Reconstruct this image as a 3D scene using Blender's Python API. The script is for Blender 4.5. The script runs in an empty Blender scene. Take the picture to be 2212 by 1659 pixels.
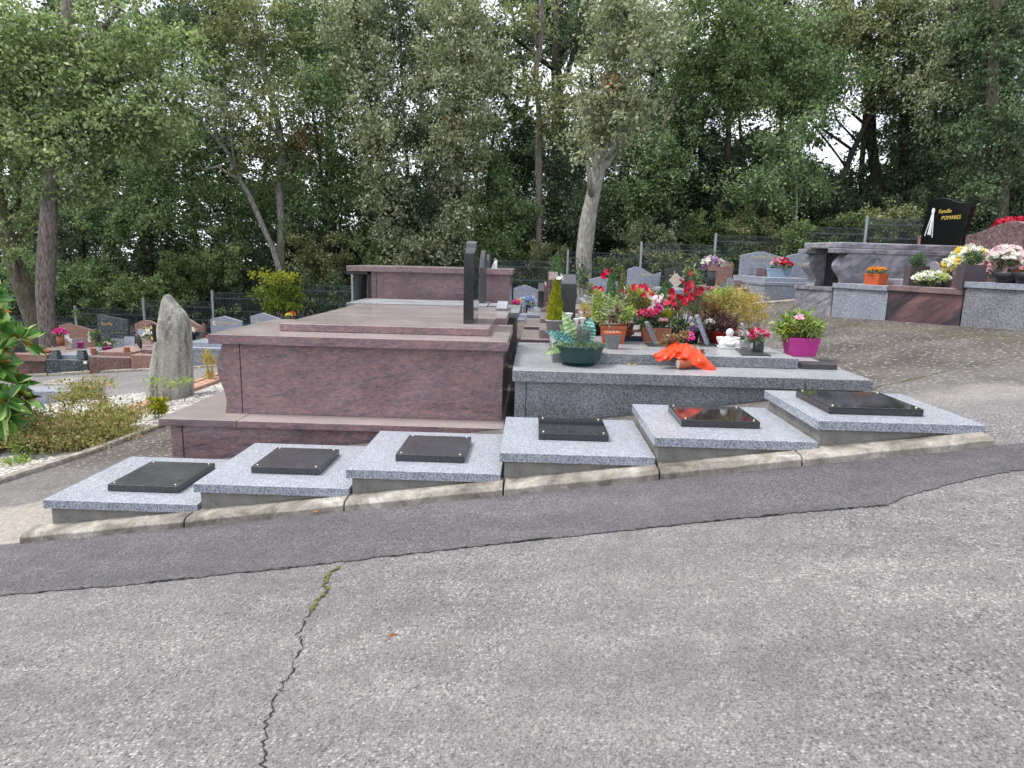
import bpy, math, random
import numpy as np
rnd = random.Random(7)
rng = np.random.default_rng(11)
C = bpy.context.scene.collection
PI = math.pi

# ------------------------------------------------------------------ camera geometry
F, CX, CY = 1475.0, 1106.0, 829.5            # measured on a 2212 x 1659 view of the photograph
def nrm(a):
    n = math.sqrt(sum(c*c for c in a)); return tuple(c/n for c in a)
def crs(a, b): return (a[1]*b[2]-a[2]*b[1], a[2]*b[0]-a[0]*b[2], a[0]*b[1]-a[1]*b[0])
dY = nrm((49.0, -269.5, F))
dX = nrm((1.0, .028, (-49.0+269.5*.028)/F))
dZ = crs(dY, dX)
if dZ[1] > 0: dZ = tuple(-c for c in dZ)
def ray(px, py):
    c = (px-CX, py-CY, F); return tuple(sum(c[i]*d[i] for i in range(3)) for d in (dX, dY, dZ))
def aY(px, py, Y):
    r = ray(px, py); t = Y/r[1]; return (r[0]*t, Y, r[2]*t)
def aZ(px, py, Z):
    r = ray(px, py); t = Z/r[2]; return (r[0]*t, r[1]*t, Z)
def aG(px, py, dz=0.0):
    r = ray(px, py); t = (-1.449+dz)/(r[2]-.139*r[0]); return tuple(c*t for c in r)

def zg(x, y):
    xs = np.clip(x, -24, 22)
    z = -1.449 + .139*xs
    s = np.clip((4.75-y)/.4, 0, 1); z = z - .08*s*s*(3-2*s)
    z = z - .12*np.clip(y-44, 0, 60)
    return z

# ------------------------------------------------------------------ object helpers
def tag(o, label=None, cat=None, group=None, kind=None):
    if label: o['label'] = label
    if cat: o['category'] = cat
    if group: o['group'] = group
    if kind: o['kind'] = kind
    return o
def thing(name, label, cat, loc=(0, 0, 0), rotz=0.0, group=None):
    o = bpy.data.objects.new(name, None); C.objects.link(o)
    o.location = loc; o.rotation_euler = (0, 0, rotz); o.empty_display_size = .1
    return tag(o, label, cat, group)

class M:
    def __init__(s): s.v = []; s.f = []
    def add(s, vs, fs):
        n = len(s.v); s.v += [tuple(p) for p in vs]; s.f += [tuple(i+n for i in f) for f in fs]; return s
    def box(s, x0, x1, y0, y1, z0, z1):
        return s.add([(x0,y0,z0),(x1,y0,z0),(x1,y1,z0),(x0,y1,z0),(x0,y0,z1),(x1,y0,z1),(x1,y1,z1),(x0,y1,z1)],
                     [(0,3,2,1),(4,5,6,7),(0,1,5,4),(1,2,6,5),(2,3,7,6),(3,0,4,7)])
    def hexa(s, b, t):
        return s.add(list(b)+list(t), [(0,3,2,1),(4,5,6,7),(0,1,5,4),(1,2,6,5),(2,3,7,6),(3,0,4,7)])
    def prism(s, pts, ax, a, b):
        n = len(pts)
        def mk(p, t): return {'y': (p[0], t, p[1]), 'x': (t, p[0], p[1]), 'z': (p[0], p[1], t)}[ax]
        vs = [mk(p, a) for p in pts]+[mk(p, b) for p in pts]
        return s.add(vs, [tuple(range(n))[::-1], tuple(range(n, 2*n))]+[(i, (i+1) % n, (i+1) % n+n, i+n) for i in range(n)])
    def lathe(s, c, prof, n=24, sx=1, sy=1, ph=0, cap=True):
        vs = []; fs = []
        for r, z in prof:
            for k in range(n):
                a = 2*PI*k/n+ph; vs.append((c[0]+r*sx*math.cos(a), c[1]+r*sy*math.sin(a), c[2]+z))
        for j in range(len(prof)-1):
            for k in range(n):
                a, b = j*n+k, j*n+(k+1) % n; fs.append((a, b, b+n, a+n))
        if cap: fs.append(tuple(range(n))[::-1]); fs.append(tuple(range((len(prof)-1)*n, len(prof)*n)))
        return s.add(vs, fs)
    def tube(s, pts, rad, n=7):
        P = np.array(pts, float); vs = []; fs = []
        for i, p in enumerate(P):
            t = P[min(i+1, len(P)-1)]-P[max(i-1, 0)]; t = t/(np.linalg.norm(t)+1e-9)
            u = np.cross(t, (0.13, .97, .2) if abs(t[2]) > .6 else (0, 0, 1)); u = u/(np.linalg.norm(u)+1e-9); w = np.cross(t, u)
            for k in range(n):
                a = 2*PI*k/n; vs.append(tuple(p+rad[i]*(math.cos(a)*u+math.sin(a)*w)))
        for j in range(len(P)-1):
            for k in range(n):
                a, b = j*n+k, j*n+(k+1) % n; fs.append((a, b, b+n, a+n))
        fs.append(tuple(range(n))[::-1]); fs.append(tuple(range((len(P)-1)*n, len(P)*n)))
        return s.add(vs, fs)
    def ball(s, c, rx, ry=None, rz=None, n=10, m=7):
        ry = ry or rx; rz = rz or rx; prof = []
        vs = [(c[0], c[1], c[2]-rz)]; fs = []
        for j in range(1, m):
            a = -PI/2+PI*j/m
            for k in range(n):
                b = 2*PI*k/n; vs.append((c[0]+rx*math.cos(a)*math.cos(b), c[1]+ry*math.cos(a)*math.sin(b), c[2]+rz*math.sin(a)))
        vs.append((c[0], c[1], c[2]+rz)); L = len(vs)-1
        for k in range(n):
            fs.append((0, 1+(k+1) % n, 1+k)); fs.append((L, L-n+k, L-n+(k+1) % n))
        for j in range(m-2):
            for k in range(n):
                a, b = 1+j*n+k, 1+j*n+(k+1) % n; fs.append((a, b, b+n, a+n))
        return s.add(vs, fs)

def link(name, me, mat, parent=None):
    o = bpy.data.objects.new(name, me); C.objects.link(o)
    if mat: me.materials.append(mat)
    if parent: o.parent = parent
    return o
def part(name, m, mat, parent=None, bevel=0.0, smooth=False, local=False, origin=None, seg=2):
    off = np.zeros(3)
    V = np.array(m.v, float)
    if parent is not None and not local:
        p = parent; 
        while p: off += np.array(p.location); p = p.parent
    if origin is not None: off = np.array(origin, float)
    V = V-off
    me = bpy.data.meshes.new(name); me.from_pydata([tuple(x) for x in V], [], m.f)
    me.update()
    if smooth: me.polygons.foreach_set('use_smooth', [True]*len(me.polygons))
    o = link(name, me, mat, parent)
    if origin is not None: o.location = origin
    if bevel > 0:
        b = o.modifiers.new('bevel', 'BEVEL'); b.width = bevel; b.segments = seg; b.limit_method = 'ANGLE'; b.angle_limit = .6
        b.harden_normals = False
    if smooth == 'auto':
        pass
    return o

def fast_mesh(name, V, k, mat, parent=None, origin=None):
    """V: (n*k,3) vertices, every k consecutive ones a face"""
    off = np.zeros(3)
    if parent is not None: off += np.array(parent.location) if origin is None else 0
    if origin is not None: off = np.array(origin, float)
    V = V-off
    me = bpy.data.meshes.new(name); nf = len(V)//k
    me.vertices.add(len(V)); me.loops.add(len(V)); me.polygons.add(nf)
    me.vertices.foreach_set('co', V.astype(np.float32).ravel())
    me.loops.foreach_set('vertex_index', np.arange(len(V), dtype=np.int32))
    me.polygons.foreach_set('loop_start', np.arange(0, len(V), k, dtype=np.int32))
    me.polygons.foreach_set('loop_total', np.full(nf, k, dtype=np.int32))
    me.update(calc_edges=True)
    o = link(name, me, mat, parent)
    if origin is not None and parent is None: o.location = origin
    return o

# ------------------------------------------------------------------ leaves
def unit(A): return A/(np.linalg.norm(A, axis=1, keepdims=True)+1e-9)
def leafq(P, D, L, Wd, curl=.0):
    n = len(P); D = unit(D); R = rng.normal(size=(n, 3)); Wv = unit(np.cross(D, R)); Nn = np.cross(D, Wv)
    L = np.broadcast_to(np.asarray(L, float), (n,))[:, None]; Wd = np.broadcast_to(np.asarray(Wd, float), (n,))[:, None]
    mid = P+D*L*.45+Nn*L*curl
    return np.stack([P, mid+Wv*Wd*.5, P+D*L, mid-Wv*Wd*.5], 1).reshape(-1, 3)
def rleaves(P, L, W, bias=(0, 0, 0), out=None, ow=0):
    D = unit(rng.normal(size=P.shape))+np.array(bias)
    if out is not None: D = D+ow*unit(out)
    s = rng.uniform(.7, 1.25, len(P))
    return leafq(P, D, L*s, W*s, .08)
def inell(n, c, r, shell=.0):
    d = unit(rng.normal(size=(n, 3))); t = rng.uniform(shell**3, 1, n)**(1/3.)
    return np.array(c)+d*t[:, None]*np.array(r), d
def clumps(c, r, k, m, sig, L, W, bias=(0, 0, 0), shell=.2, spray=1.0):
    """k leafy sprays of about m leaves in a lumpy ellipsoid"""
    d = unit(rng.normal(size=(k, 3))); a = rng.uniform(0, 6.28, 4)
    th = np.arctan2(d[:, 1], d[:, 0]); ph = np.arcsin(np.clip(d[:, 2], -1, 1))
    lump = 1+.28*np.sin(2*th+a[0])*np.cos(3*ph+a[1])+.24*np.sin(5*ph+a[2])+.16*np.sin(4*th+5*ph+a[3])
    cc = np.array(c)+d*(rng.uniform(shell**3, 1, k)**(1/3.)*lump)[:, None]*np.array(r)
    cnt = rng.integers(int(m*.35), int(m*1.65)+1, k)
    idx = np.repeat(np.arange(k), cnt)
    sg = rng.uniform(.5, 1.4, k)*sig
    ax = unit(d*np.array([1, 1, .4])+rng.normal(size=(k, 3))*.5+np.array([0, 0, bias[2]*1.2]))
    off = rng.normal(size=(len(idx), 3))*sg[idx][:, None]*np.array([.55, .55, .45]) + ax[idx]*(rng.uniform(-1.1, 1.3, len(idx))*sg[idx]*1.5*spray)[:, None]
    P = cc[idx]+off
    return rleaves(P, L, W, bias, off, .4), cc
def petals(c, r, n, nv, cup=.3, wid=.5):
    nv = np.array(nv, float); nv /= np.linalg.norm(nv); u = np.cross(nv, (.3, .1, .9)); u /= np.linalg.norm(u); w = np.cross(nv, u)
    out = []; c = np.array(c, float); ph = rnd.random()*6
    for i in range(n):
        a = 2*PI*i/n+ph; d = math.cos(a)*u+math.sin(a)*w; t = np.cross(nv, d)
        out += [c, c+d*r*.6+t*r*wid*.5+nv*r*cup*.6, c+d*r+nv*r*cup, c+d*r*.6-t*r*wid*.5+nv*r*cup*.6]
    return np.array(out)

# ------------------------------------------------------------------ materials
MT = {}
class NT:
    def __init__(s, name):
        s.m = bpy.data.materials.new(name); s.m.use_nodes = True; s.t = s.m.node_tree; s.N = s.t.nodes; s.L = s.t.links
        s.b = s.N['Principled BSDF']; s.co = None
    def n(s, ty, **kw):
        x = s.N.new(ty)
        for k, v in kw.items():
            if k in x.inputs: x.inputs[k].default_value = v
            else: setattr(x, k, v)
        return x
    def l(s, a, b): s.L.new(a, b)
    def obj(s, scale=(1, 1, 1), rot=(0, 0, 0)):
        if s.co is None: s.co = s.n('ShaderNodeTexCoord')
        src = s.co.outputs['Object']
        if any(rot):
            m0 = s.n('ShaderNodeMapping'); m0.inputs['Rotation'].default_value = rot; s.l(src, m0.inputs['Vector']); src = m0.outputs['Vector']
        mp = s.n('ShaderNodeMapping'); mp.inputs['Scale'].default_value = scale
        s.l(src, mp.inputs['Vector']); return mp.outputs['Vector']
    def noise(s, vec, scale, detail=3, rough=.55, dist=0):
        x = s.n('ShaderNodeTexNoise'); x.inputs['Scale'].default_value = scale; x.inputs['Detail'].default_value = detail
        x.inputs['Roughness'].default_value = rough; x.inputs['Distortion'].default_value = dist; s.l(vec, x.inputs['Vector']); return x.outputs['Fac']
    def vor(s, vec, scale, feat='F1', rnds=1.0):
        x = s.n('ShaderNodeTexVoronoi'); x.feature = feat; x.inputs['Scale'].default_value = scale
        if 'Randomness' in x.inputs: x.inputs['Randomness'].default_value = rnds
        s.l(vec, x.inputs['Vector']); return x
    def ramp(s, fac, stops, interp='LINEAR'):
        x = s.n('ShaderNodeValToRGB'); x.color_ramp.interpolation = interp; e = x.color_ramp.elements
        while len(e) > 1: e.remove(e[-1])
        for i, (p, c) in enumerate(stops):
            q = e[0] if i == 0 else e.new(p)
            q.position = p; q.color = (*c, 1) if len(c) == 3 else c
        s.l(fac, x.inputs['Fac']); return x.outputs['Color']
    def mix(s, fac, a, b, mode='MIX'):
        x = s.n('ShaderNodeMix'); x.data_type = 'RGBA'; x.blend_type = mode
        for sock, v in ((x.inputs[0], fac), (x.inputs[6], a), (x.inputs[7], b)):
            if isinstance(v, (int, float)): sock.default_value = v
            elif isinstance(v, tuple): sock.default_value = (*v, 1) if len(v) == 3 else v
            else: s.l(v, sock)
        return x.outputs[2]
    def math(s, op, a, b=0.0, c=None, clamp=False):
        x = s.n('ShaderNodeMath'); x.operation = op; x.use_clamp = clamp
        for i, v in enumerate((a, b) if c is None else (a, b, c)):
            if isinstance(v, (int, float)): x.inputs[i].default_value = v
            else: s.l(v, x.inputs[i])
        return x.outputs[0]
    def bump(s, h, st=.3, d=.01):
        x = s.n('ShaderNodeBump'); x.inputs['Strength'].default_value = st; x.inputs['Distance'].default_value = d
        s.l(h, x.inputs['Height']); s.l(x.outputs[0], s.b.inputs['Normal'])
    def out(s, col=None, rough=.6, spec=.5, metal=0.):
        if col is not None:
            if isinstance(col, tuple): s.b.inputs['Base Color'].default_value = (*col, 1)
            else: s.l(col, s.b.inputs['Base Color'])
        if isinstance(rough, (int, float)): s.b.inputs['Roughness'].default_value = rough
        else: s.l(rough, s.b.inputs['Roughness'])
        s.b.inputs['Specular IOR Level'].default_value = spec; s.b.inputs['Metallic'].default_value = metal
        return s.m

def top_mix(t, c, amt, col=(.46, .43, .41)):
    # blends a paler colour into upward faces, patchy by noise
    if not amt: return c
    g = t.n('ShaderNodeNewGeometry'); sx = t.n('ShaderNodeSeparateXYZ'); t.l(g.outputs['Normal'], sx.inputs[0])
    up = t.math('GREATER_THAN', sx.outputs[2], .8)
    n = t.ramp(t.noise(t.obj(), 2.1, 6, .65), [(.3, (.65,)*3), (.65, (1.0,)*3)])
    return t.mix(t.math('MULTIPLY', t.math('MULTIPLY', up, n), amt), c, col)
def granite(name, cols, scale=170, rough=.25, big=.25, spec=.5, grime=.0, top_tint=0):
    t = NT(name); v = t.obj()
    a = t.noise(v, scale, 2, .7); b = t.vor(v, scale*.55).outputs['Color']
    bw = t.n('ShaderNodeRGBToBW'); t.l(b, bw.inputs[0])
    f = t.math('ADD', t.math('MULTIPLY', a, .72), t.math('MULTIPLY', bw.outputs[0], .38))
    c = t.ramp(f, [(.36, cols[0]), (.5, cols[1]), (.62, cols[2]), (.74, cols[3])])
    g = t.noise(v, 3.1, 4, .6)
    c = t.mix(1.0, c, t.ramp(g, [(.3, (1-big,)*3), (.7, (1.0, 1.0, 1.0))]), 'MULTIPLY')
    if grime:
        c = t.mix(t.math('MULTIPLY', t.noise(v, 7, 6, .7), grime), c, (.13, .12, .09))
    c = top_mix(t, c, top_tint, (.50, .51, .53))
    r = t.ramp(g, [(.3, (rough*.8,)*3), (.7, (rough*1.35,)*3)])
    return t.out(c, r, spec)
MT['grey'] = granite('grey_granite', [(.05, .055, .065), (.15, .16, .18), (.275, .285, .31), (.52, .53, .55)], 270, .28, top_tint=.45)
MT['slab'] = granite('pale_granite', [(.06, .075, .105), (.23, .26, .31), (.40, .43, .49), (.66, .68, .73)], 290, .24, .10, top_tint=.25)
MT['bluegrey'] = granite('blue_grey_granite', [(.11, .13, .17), (.225, .255, .31), (.315, .345, .40), (.44, .465, .515)], 150, .35, .12, top_tint=.3)
MT['black'] = granite('black_granite', [(.006, .007, .008), (.016, .017, .019), (.030, .032, .036), (.07, .073, .077)], 330, .06, .3, .6)
MT['blackmat'] = granite('black_honed_granite', [(.018, .019, .022), (.036, .038, .043), (.06, .063, .068), (.13, .135, .14)], 380, .30, .3, .5)
MT['salmon'] = granite('salmon_granite', [(.18, .09, .07), (.28, .15, .115), (.38, .22, .175), (.46, .30, .25)], 110, .35, .2, top_tint=.3)
MT['redgranite'] = granite('red_granite', [(.08, .045, .04), (.16, .085, .075), (.24, .14, .12), (.34, .23, .20)], 80, .35, .3, top_tint=.3)
MT['green'] = granite('green_granite', [(.025, .035, .038), (.055, .075, .08), (.09, .115, .125), (.19, .23, .24)], 55, .25, .3, top_tint=.25)
MT['purple'] = granite('purple_granite', [(.05, .028, .028), (.135, .085, .085), (.18, .12, .12), (.27, .2, .2)], 70, .25, .2)

def streaky(name, cols, sc=(3, 10, 13), s2=60, rough=.24, warp=.6, rot=(0, 0, 0), top_tint=0, w=(.55, .42, .10)):
    t = NT(name); v = t.obj(sc, rot); v2 = t.obj((1, 1, 1))
    a = t.noise(v, 1.0, 8, .72, warp); b = t.noise(t.obj((sc[0]*4.5, sc[1]*3, sc[2]*3), rot), 1.0, 5, .8, .4)
    k = t.noise(v2, 260, 1, .5)
    f = t.math('ADD', t.math('ADD', t.math('MULTIPLY', a, w[0]), t.math('MULTIPLY', b, w[1])), t.math('MULTIPLY', k, w[2]))
    c = t.ramp(f, [(.37, cols[0]), (.47, cols[1]), (.54, cols[2]), (.61, cols[3]), (.70, cols[4])])
    g = t.noise(v2, 2.3, 4, .6)
    c = t.mix(1.0, c, t.ramp(g, [(.3, (.78, .76, .78)), (.7, (1.08, 1.05, 1.05))]), 'MULTIPLY')
    c = top_mix(t, c, top_tint)
    return t.out(c, t.ramp(g, [(.3, (rough*.8,)*3), (.7, (rough*1.3,)*3)]), .55)
MT['pink'] = streaky('red_veined_granite', [(.05, .042, .055), (.17, .13, .145), (.26, .19, .20), (.39, .215, .195), (.58, .44, .42)], (4.5, 15, 19), 60, .15, .5, (0, .14, 0), .7, (.30, .56, .20))
MT['pinktop'] = streaky('polished_red_granite', [(.10, .08, .085), (.16, .125, .13), (.21, .155, .16), (.27, .18, .175), (.36, .27, .26)], (3, 5, 9), 60, .16, .6, (0, 0, 0), .65)
MT['swirl'] = streaky('grey_swirled_marble', [(.07, .07, .085), (.17, .175, .205), (.27, .27, .30), (.36, .335, .355), (.48, .45, .46)], (1.6, 1.8, 4.5), 60, .26, 1.6, (.35, .25, .1), .35, (.62, .34, .08))
MT['band'] = streaky('red_banded_marble', [(.035, .034, .042), (.055, .05, .06), (.13, .08, .085), (.22, .12, .118), (.33, .22, .21)], (.5, .45, 2.0), 60, .2, .7, (.50, .0, .0), 0, (.86, .13, .03))

def plain(name, col, rough=.5, var=.15, sc=12, spec=.4, metal=0., bump=0):
    t = NT(name); v = t.obj(); g = t.noise(v, sc, 5, .65)
    c = t.mix(1.0, (*col, 1), t.ramp(g, [(.3, (1-var,)*3), (.7, (1+var*.4,)*3)]), 'MULTIPLY')
    if bump: t.bump(t.noise(v, sc*8, 4, .6), bump, .01)
    return t.out(c, rough, spec, metal)
MT['jet'] = plain('jet_black_granite', (.006, .0065, .008), .10, .1, 12, .6)
for n, c, r in (('vasestone', (.085, .07, .078), .35), ('terracotta', (.40, .10, .045), .6), ('terrapot', (.34, .125, .07), .6), ('orangepot', (.52, .10, .03), .5), ('greypot', (.30, .31, .32), .5),
                ('greenbowl', (.018, .055, .06), .38), ('magenta', (.50, .045, .27), .4), ('redpot', (.55, .02, .02), .4), ('blackplastic', (.02, .021, .024), .4),
                ('lightpot', (.42, .42, .42), .5), ('bluepot', (.28, .37, .48), .5), ('white', (.78, .78, .76), .5), ('darkvase', (.05, .052, .06), .35),
                ('gold', (.62, .44, .10), .35), ('palegold', (.62, .52, .30), .45), ('brass', (.80, .72, .52), .35), ('whitepaint', (.70, .72, .75), .5), ('soil', (.05, .035, .025), .9),
                ('foil', (.80, .055, .006), .28), ('cream', (.55, .50, .40), .5), ('bronze', (.12, .19, .18), .5), ('photo', (.35, .55, .70), .4), ('skylette', (.55, .65, .85), .5),
                ('navy', (.015, .025, .07), .4), ('post', (.40, .44, .48), .5), ('wire', (.11, .14, .16), .5), ('joint', (.022, .02, .02), .9), ('glass', (.45, .42, .38), .15)):
    MT[n] = plain(n, c, r, .18 if n not in ('gold', 'foil') else .05)
for n_, ca, cb in (('tealm', (.05, .22, .20), (.30, .55, .48)), ('variem', (.12, .27, .07), (.55, .65, .36))):
    t = NT(n_); MT[n_] = t.out(t.ramp(t.noise(t.obj((1, 1, 1.6)), 22, 3, .6, .8), [(.38, ca), (.6, cb)]), .55, .3)
MT['brass'].node_tree.nodes['Principled BSDF'].inputs['Metallic'].default_value = .6

GAIN = {'grey_green_leaves': 1.75, 'oak_leaves': 2.3, 'dark_green_leaves': 2.1, 'green_leaves': 2.2, 'bright_green_leaves': 1.5, 'ivy_leaves': 1.9, 'olive_leaves': 2.0, 'lime_leaves': 1.35, 'straw_leaves': 1.25, 'yellow_green_leaves': 1.2, 'magnolia_leaves': 1.8, 'dry_leaves': 1.2}
def leafmat(name, cols, rough=.55, trans=.32, clump=1.2, spec=.3):
    cols = [tuple(min(.8, x*GAIN.get(name, 1.0)*(1.22 if GAIN.get(name, 1.0) > 1.7 else 1.0)) for x in c) for c in cols]
    if name in ('green_leaves', 'bright_green_leaves', 'dark_green_leaves', 'ivy_leaves', 'oak_leaves', 'olive_leaves'):
        q = .26; cols = [tuple(x*(1-q)+q*(.35*c[0]+.5*c[1]+.15*c[2])*1.12 for x in c) for c in cols]
    t = NT(name); g = t.n('ShaderNodeNewGeometry'); v = t.obj()
    k = t.noise(v, clump, 3, .6)
    f = t.math('ADD', t.math('MULTIPLY', g.outputs['Random Per Island'], .62), t.math('MULTIPLY', k, .42))
    st = [(.15+.75*i/(len(cols)-1), c) for i, c in enumerate(cols)]
    c = t.ramp(f, st)
    t.out(c, rough, spec)
    tr = t.n('ShaderNodeBsdfTranslucent'); t.l(t.mix(1.0, c, (1.0, 1.1, .7), 'MULTIPLY'), tr.inputs['Color'])
    mx = t.n('ShaderNodeMixShader'); mx.inputs[0].default_value = trans
    o = t.N['Material Output']; t.l(t.b.outputs[0], mx.inputs[1]); t.l(tr.outputs[0], mx.inputs[2]); t.l(mx.outputs[0], o.inputs['Surface'])
    return t.m
LF = {
 'sage': leafmat('grey_green_leaves', [(.045, .055, .035), (.11, .125, .075), (.19, .20, .13), (.30, .30, .22)]),
 'oak': leafmat('oak_leaves', [(.025, .04, .015), (.065, .10, .03), (.12, .17, .05), (.20, .24, .09)]),
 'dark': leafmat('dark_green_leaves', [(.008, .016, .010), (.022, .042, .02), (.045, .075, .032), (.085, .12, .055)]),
 'mid': leafmat('green_leaves', [(.014, .028, .012), (.04, .075, .025), (.075, .13, .04), (.13, .19, .065)]),
 'bright': leafmat('bright_green_leaves', [(.03, .06, .02), (.08, .14, .035), (.14, .22, .06), (.24, .32, .09)]),
 'yellow': leafmat('yellow_green_leaves', [(.12, .16, .02), (.27, .32, .04), (.42, .42, .06), (.55, .48, .08)]),
 'yellow2': leafmat('yellow_green_bush_leaves', [(.06, .11, .02), (.14, .22, .035), (.26, .34, .05), (.42, .46, .08)]),
 'ivy': leafmat('ivy_leaves', [(.010, .022, .010), (.030, .055, .022), (.058, .10, .04), (.11, .165, .07)]),
 'olive': leafmat('olive_leaves', [(.03, .035, .012), (.08, .09, .03), (.13, .145, .045), (.22, .22, .09)]),
 'dry': leafmat('dry_leaves', [(.10, .05, .02), (.20, .11, .05), (.32, .20, .10), (.42, .30, .18)]),
 'rust': leafmat('rust_leaves', [(.20, .06, .025), (.32, .12, .05), (.42, .20, .10), (.35, .26, .10)]),
 'cover': leafmat('groundcover_leaves', [(.08, .11, .03), (.22, .26, .08), (.38, .38, .14), (.50, .36, .18), (.62, .44, .30)], clump=3),
 'spring': leafmat('lime_leaves', [(.08, .14, .03), (.18, .27, .06), (.32, .38, .12), (.45, .48, .2)], clump=6),
 'straw': leafmat('straw_leaves', [(.18, .15, .05), (.36, .30, .09), (.50, .40, .14), (.55, .30, .14)], clump=8),
 'purple': leafmat('purple_leaves', [(.03, .015, .018), (.08, .04, .045), (.14, .075, .07), (.22, .13, .11)], clump=8),
 'teal': leafmat('teal_leaves', [(.07, .22, .20), (.12, .32, .28), (.22, .45, .36), (.45, .62, .38)], .5, .2, 14),
 'variegated': leafmat('variegated_leaves', [(.10, .22, .08), (.25, .40, .14), (.42, .55, .22), (.6, .68, .4)], .5, .2, 30),
 'conifer': leafmat('gold_conifer_leaves', [(.10, .12, .01), (.26, .30, .02), (.46, .48, .03), (.62, .58, .05)], clump=12),
 'fir': leafmat('fir_leaves', [(.03, .08, .03), (.08, .17, .07), (.15, .27, .11), (.24, .36, .16)], clump=12),
 'lavender': leafmat('lavender_stems', [(.10, .11, .11), (.18, .20, .20), (.28, .30, .30), (.34, .36, .38)], clump=12),
 'magnolia': leafmat('magnolia_leaves', [(.012, .045, .012), (.035, .10, .02), (.09, .18, .04), (.32, .36, .14)], .25, .12, 4, .6),
 'magbrown': leafmat('magnolia_rust_leaves', [(.12, .05, .015), (.22, .09, .025), (.30, .15, .03), (.38, .28, .06)], .35, .15, 5),
}
def petalmat(n, cols): LF[n] = leafmat(n+'_petals', cols, .5, .3, 30)
petalmat('red', [(.24, .002, .012), (.45, .004, .025), (.60, .012, .05), (.72, .10, .18)])
petalmat('crimson', [(.30, .0, .04), (.52, .01, .09), (.66, .05, .18), (.85, .5, .6)])
petalmat('pinkp', [(.55, .12, .25), (.72, .30, .45), (.80, .52, .62), (.85, .72, .76)])
petalmat('palepink', [(.60, .36, .46), (.75, .52, .60), (.82, .66, .72), (.86, .78, .8)])
petalmat('whitep', [(.60, .60, .52), (.74, .74, .68), (.82, .82, .78), (.86, .86, .84)])
petalmat('yellowp', [(.65, .40, .03), (.80, .58, .05), (.85, .70, .15), (.86, .80, .4)])
petalmat('orangep', [(.60, .12, .01), (.75, .22, .01), (.82, .34, .02), (.85, .5, .05)])
petalmat('fuchsia', [(.45, .01, .14), (.62, .02, .24), (.74, .08, .36), (.80, .3, .5)])
petalmat('violet', [(.16, .08, .22), (.28, .14, .34), (.42, .26, .46), (.6, .5, .62)])
petalmat('bluep', [(.10, .16, .45), (.18, .28, .65), (.35, .45, .75), (.6, .66, .8)])

def bark(name, dark, light, moss=.2):
    t = NT(name); v = t.obj((1, 1, .28))
    a = t.noise(v, 14, 6, .7, .6); w = t.vor(v, 22).outputs['Distance']
    f = t.math('ADD', t.math('MULTIPLY', a, .7), t.math('MULTIPLY', w, .4))
    c = t.ramp(f, [(.3, dark), (.52, tuple((x+y)/2 for x, y in zip(dark, light))), (.75, light)])
    m = t.ramp(t.noise(t.obj(), 1.6, 4, .6), [(.5, (0, 0, 0)), (.66, (moss,)*3)])
    c = t.mix(m, c, (.09, .10, .03)); t.bump(f, .8, .03)
    return t.out(c, .9, .2)
MT['bark'] = bark('oak_bark', (.055, .045, .04), (.30, .26, .24))
MT['barkpale'] = bark('pale_bark', (.10, .095, .085), (.42, .41, .37), .35)
MT['barkdark'] = bark('dark_bark', (.015, .014, .012), (.075, .065, .055), .5)
MT['barkmoss'] = bark('mossy_bark', (.05, .045, .03), (.22, .20, .16), .9)

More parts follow.
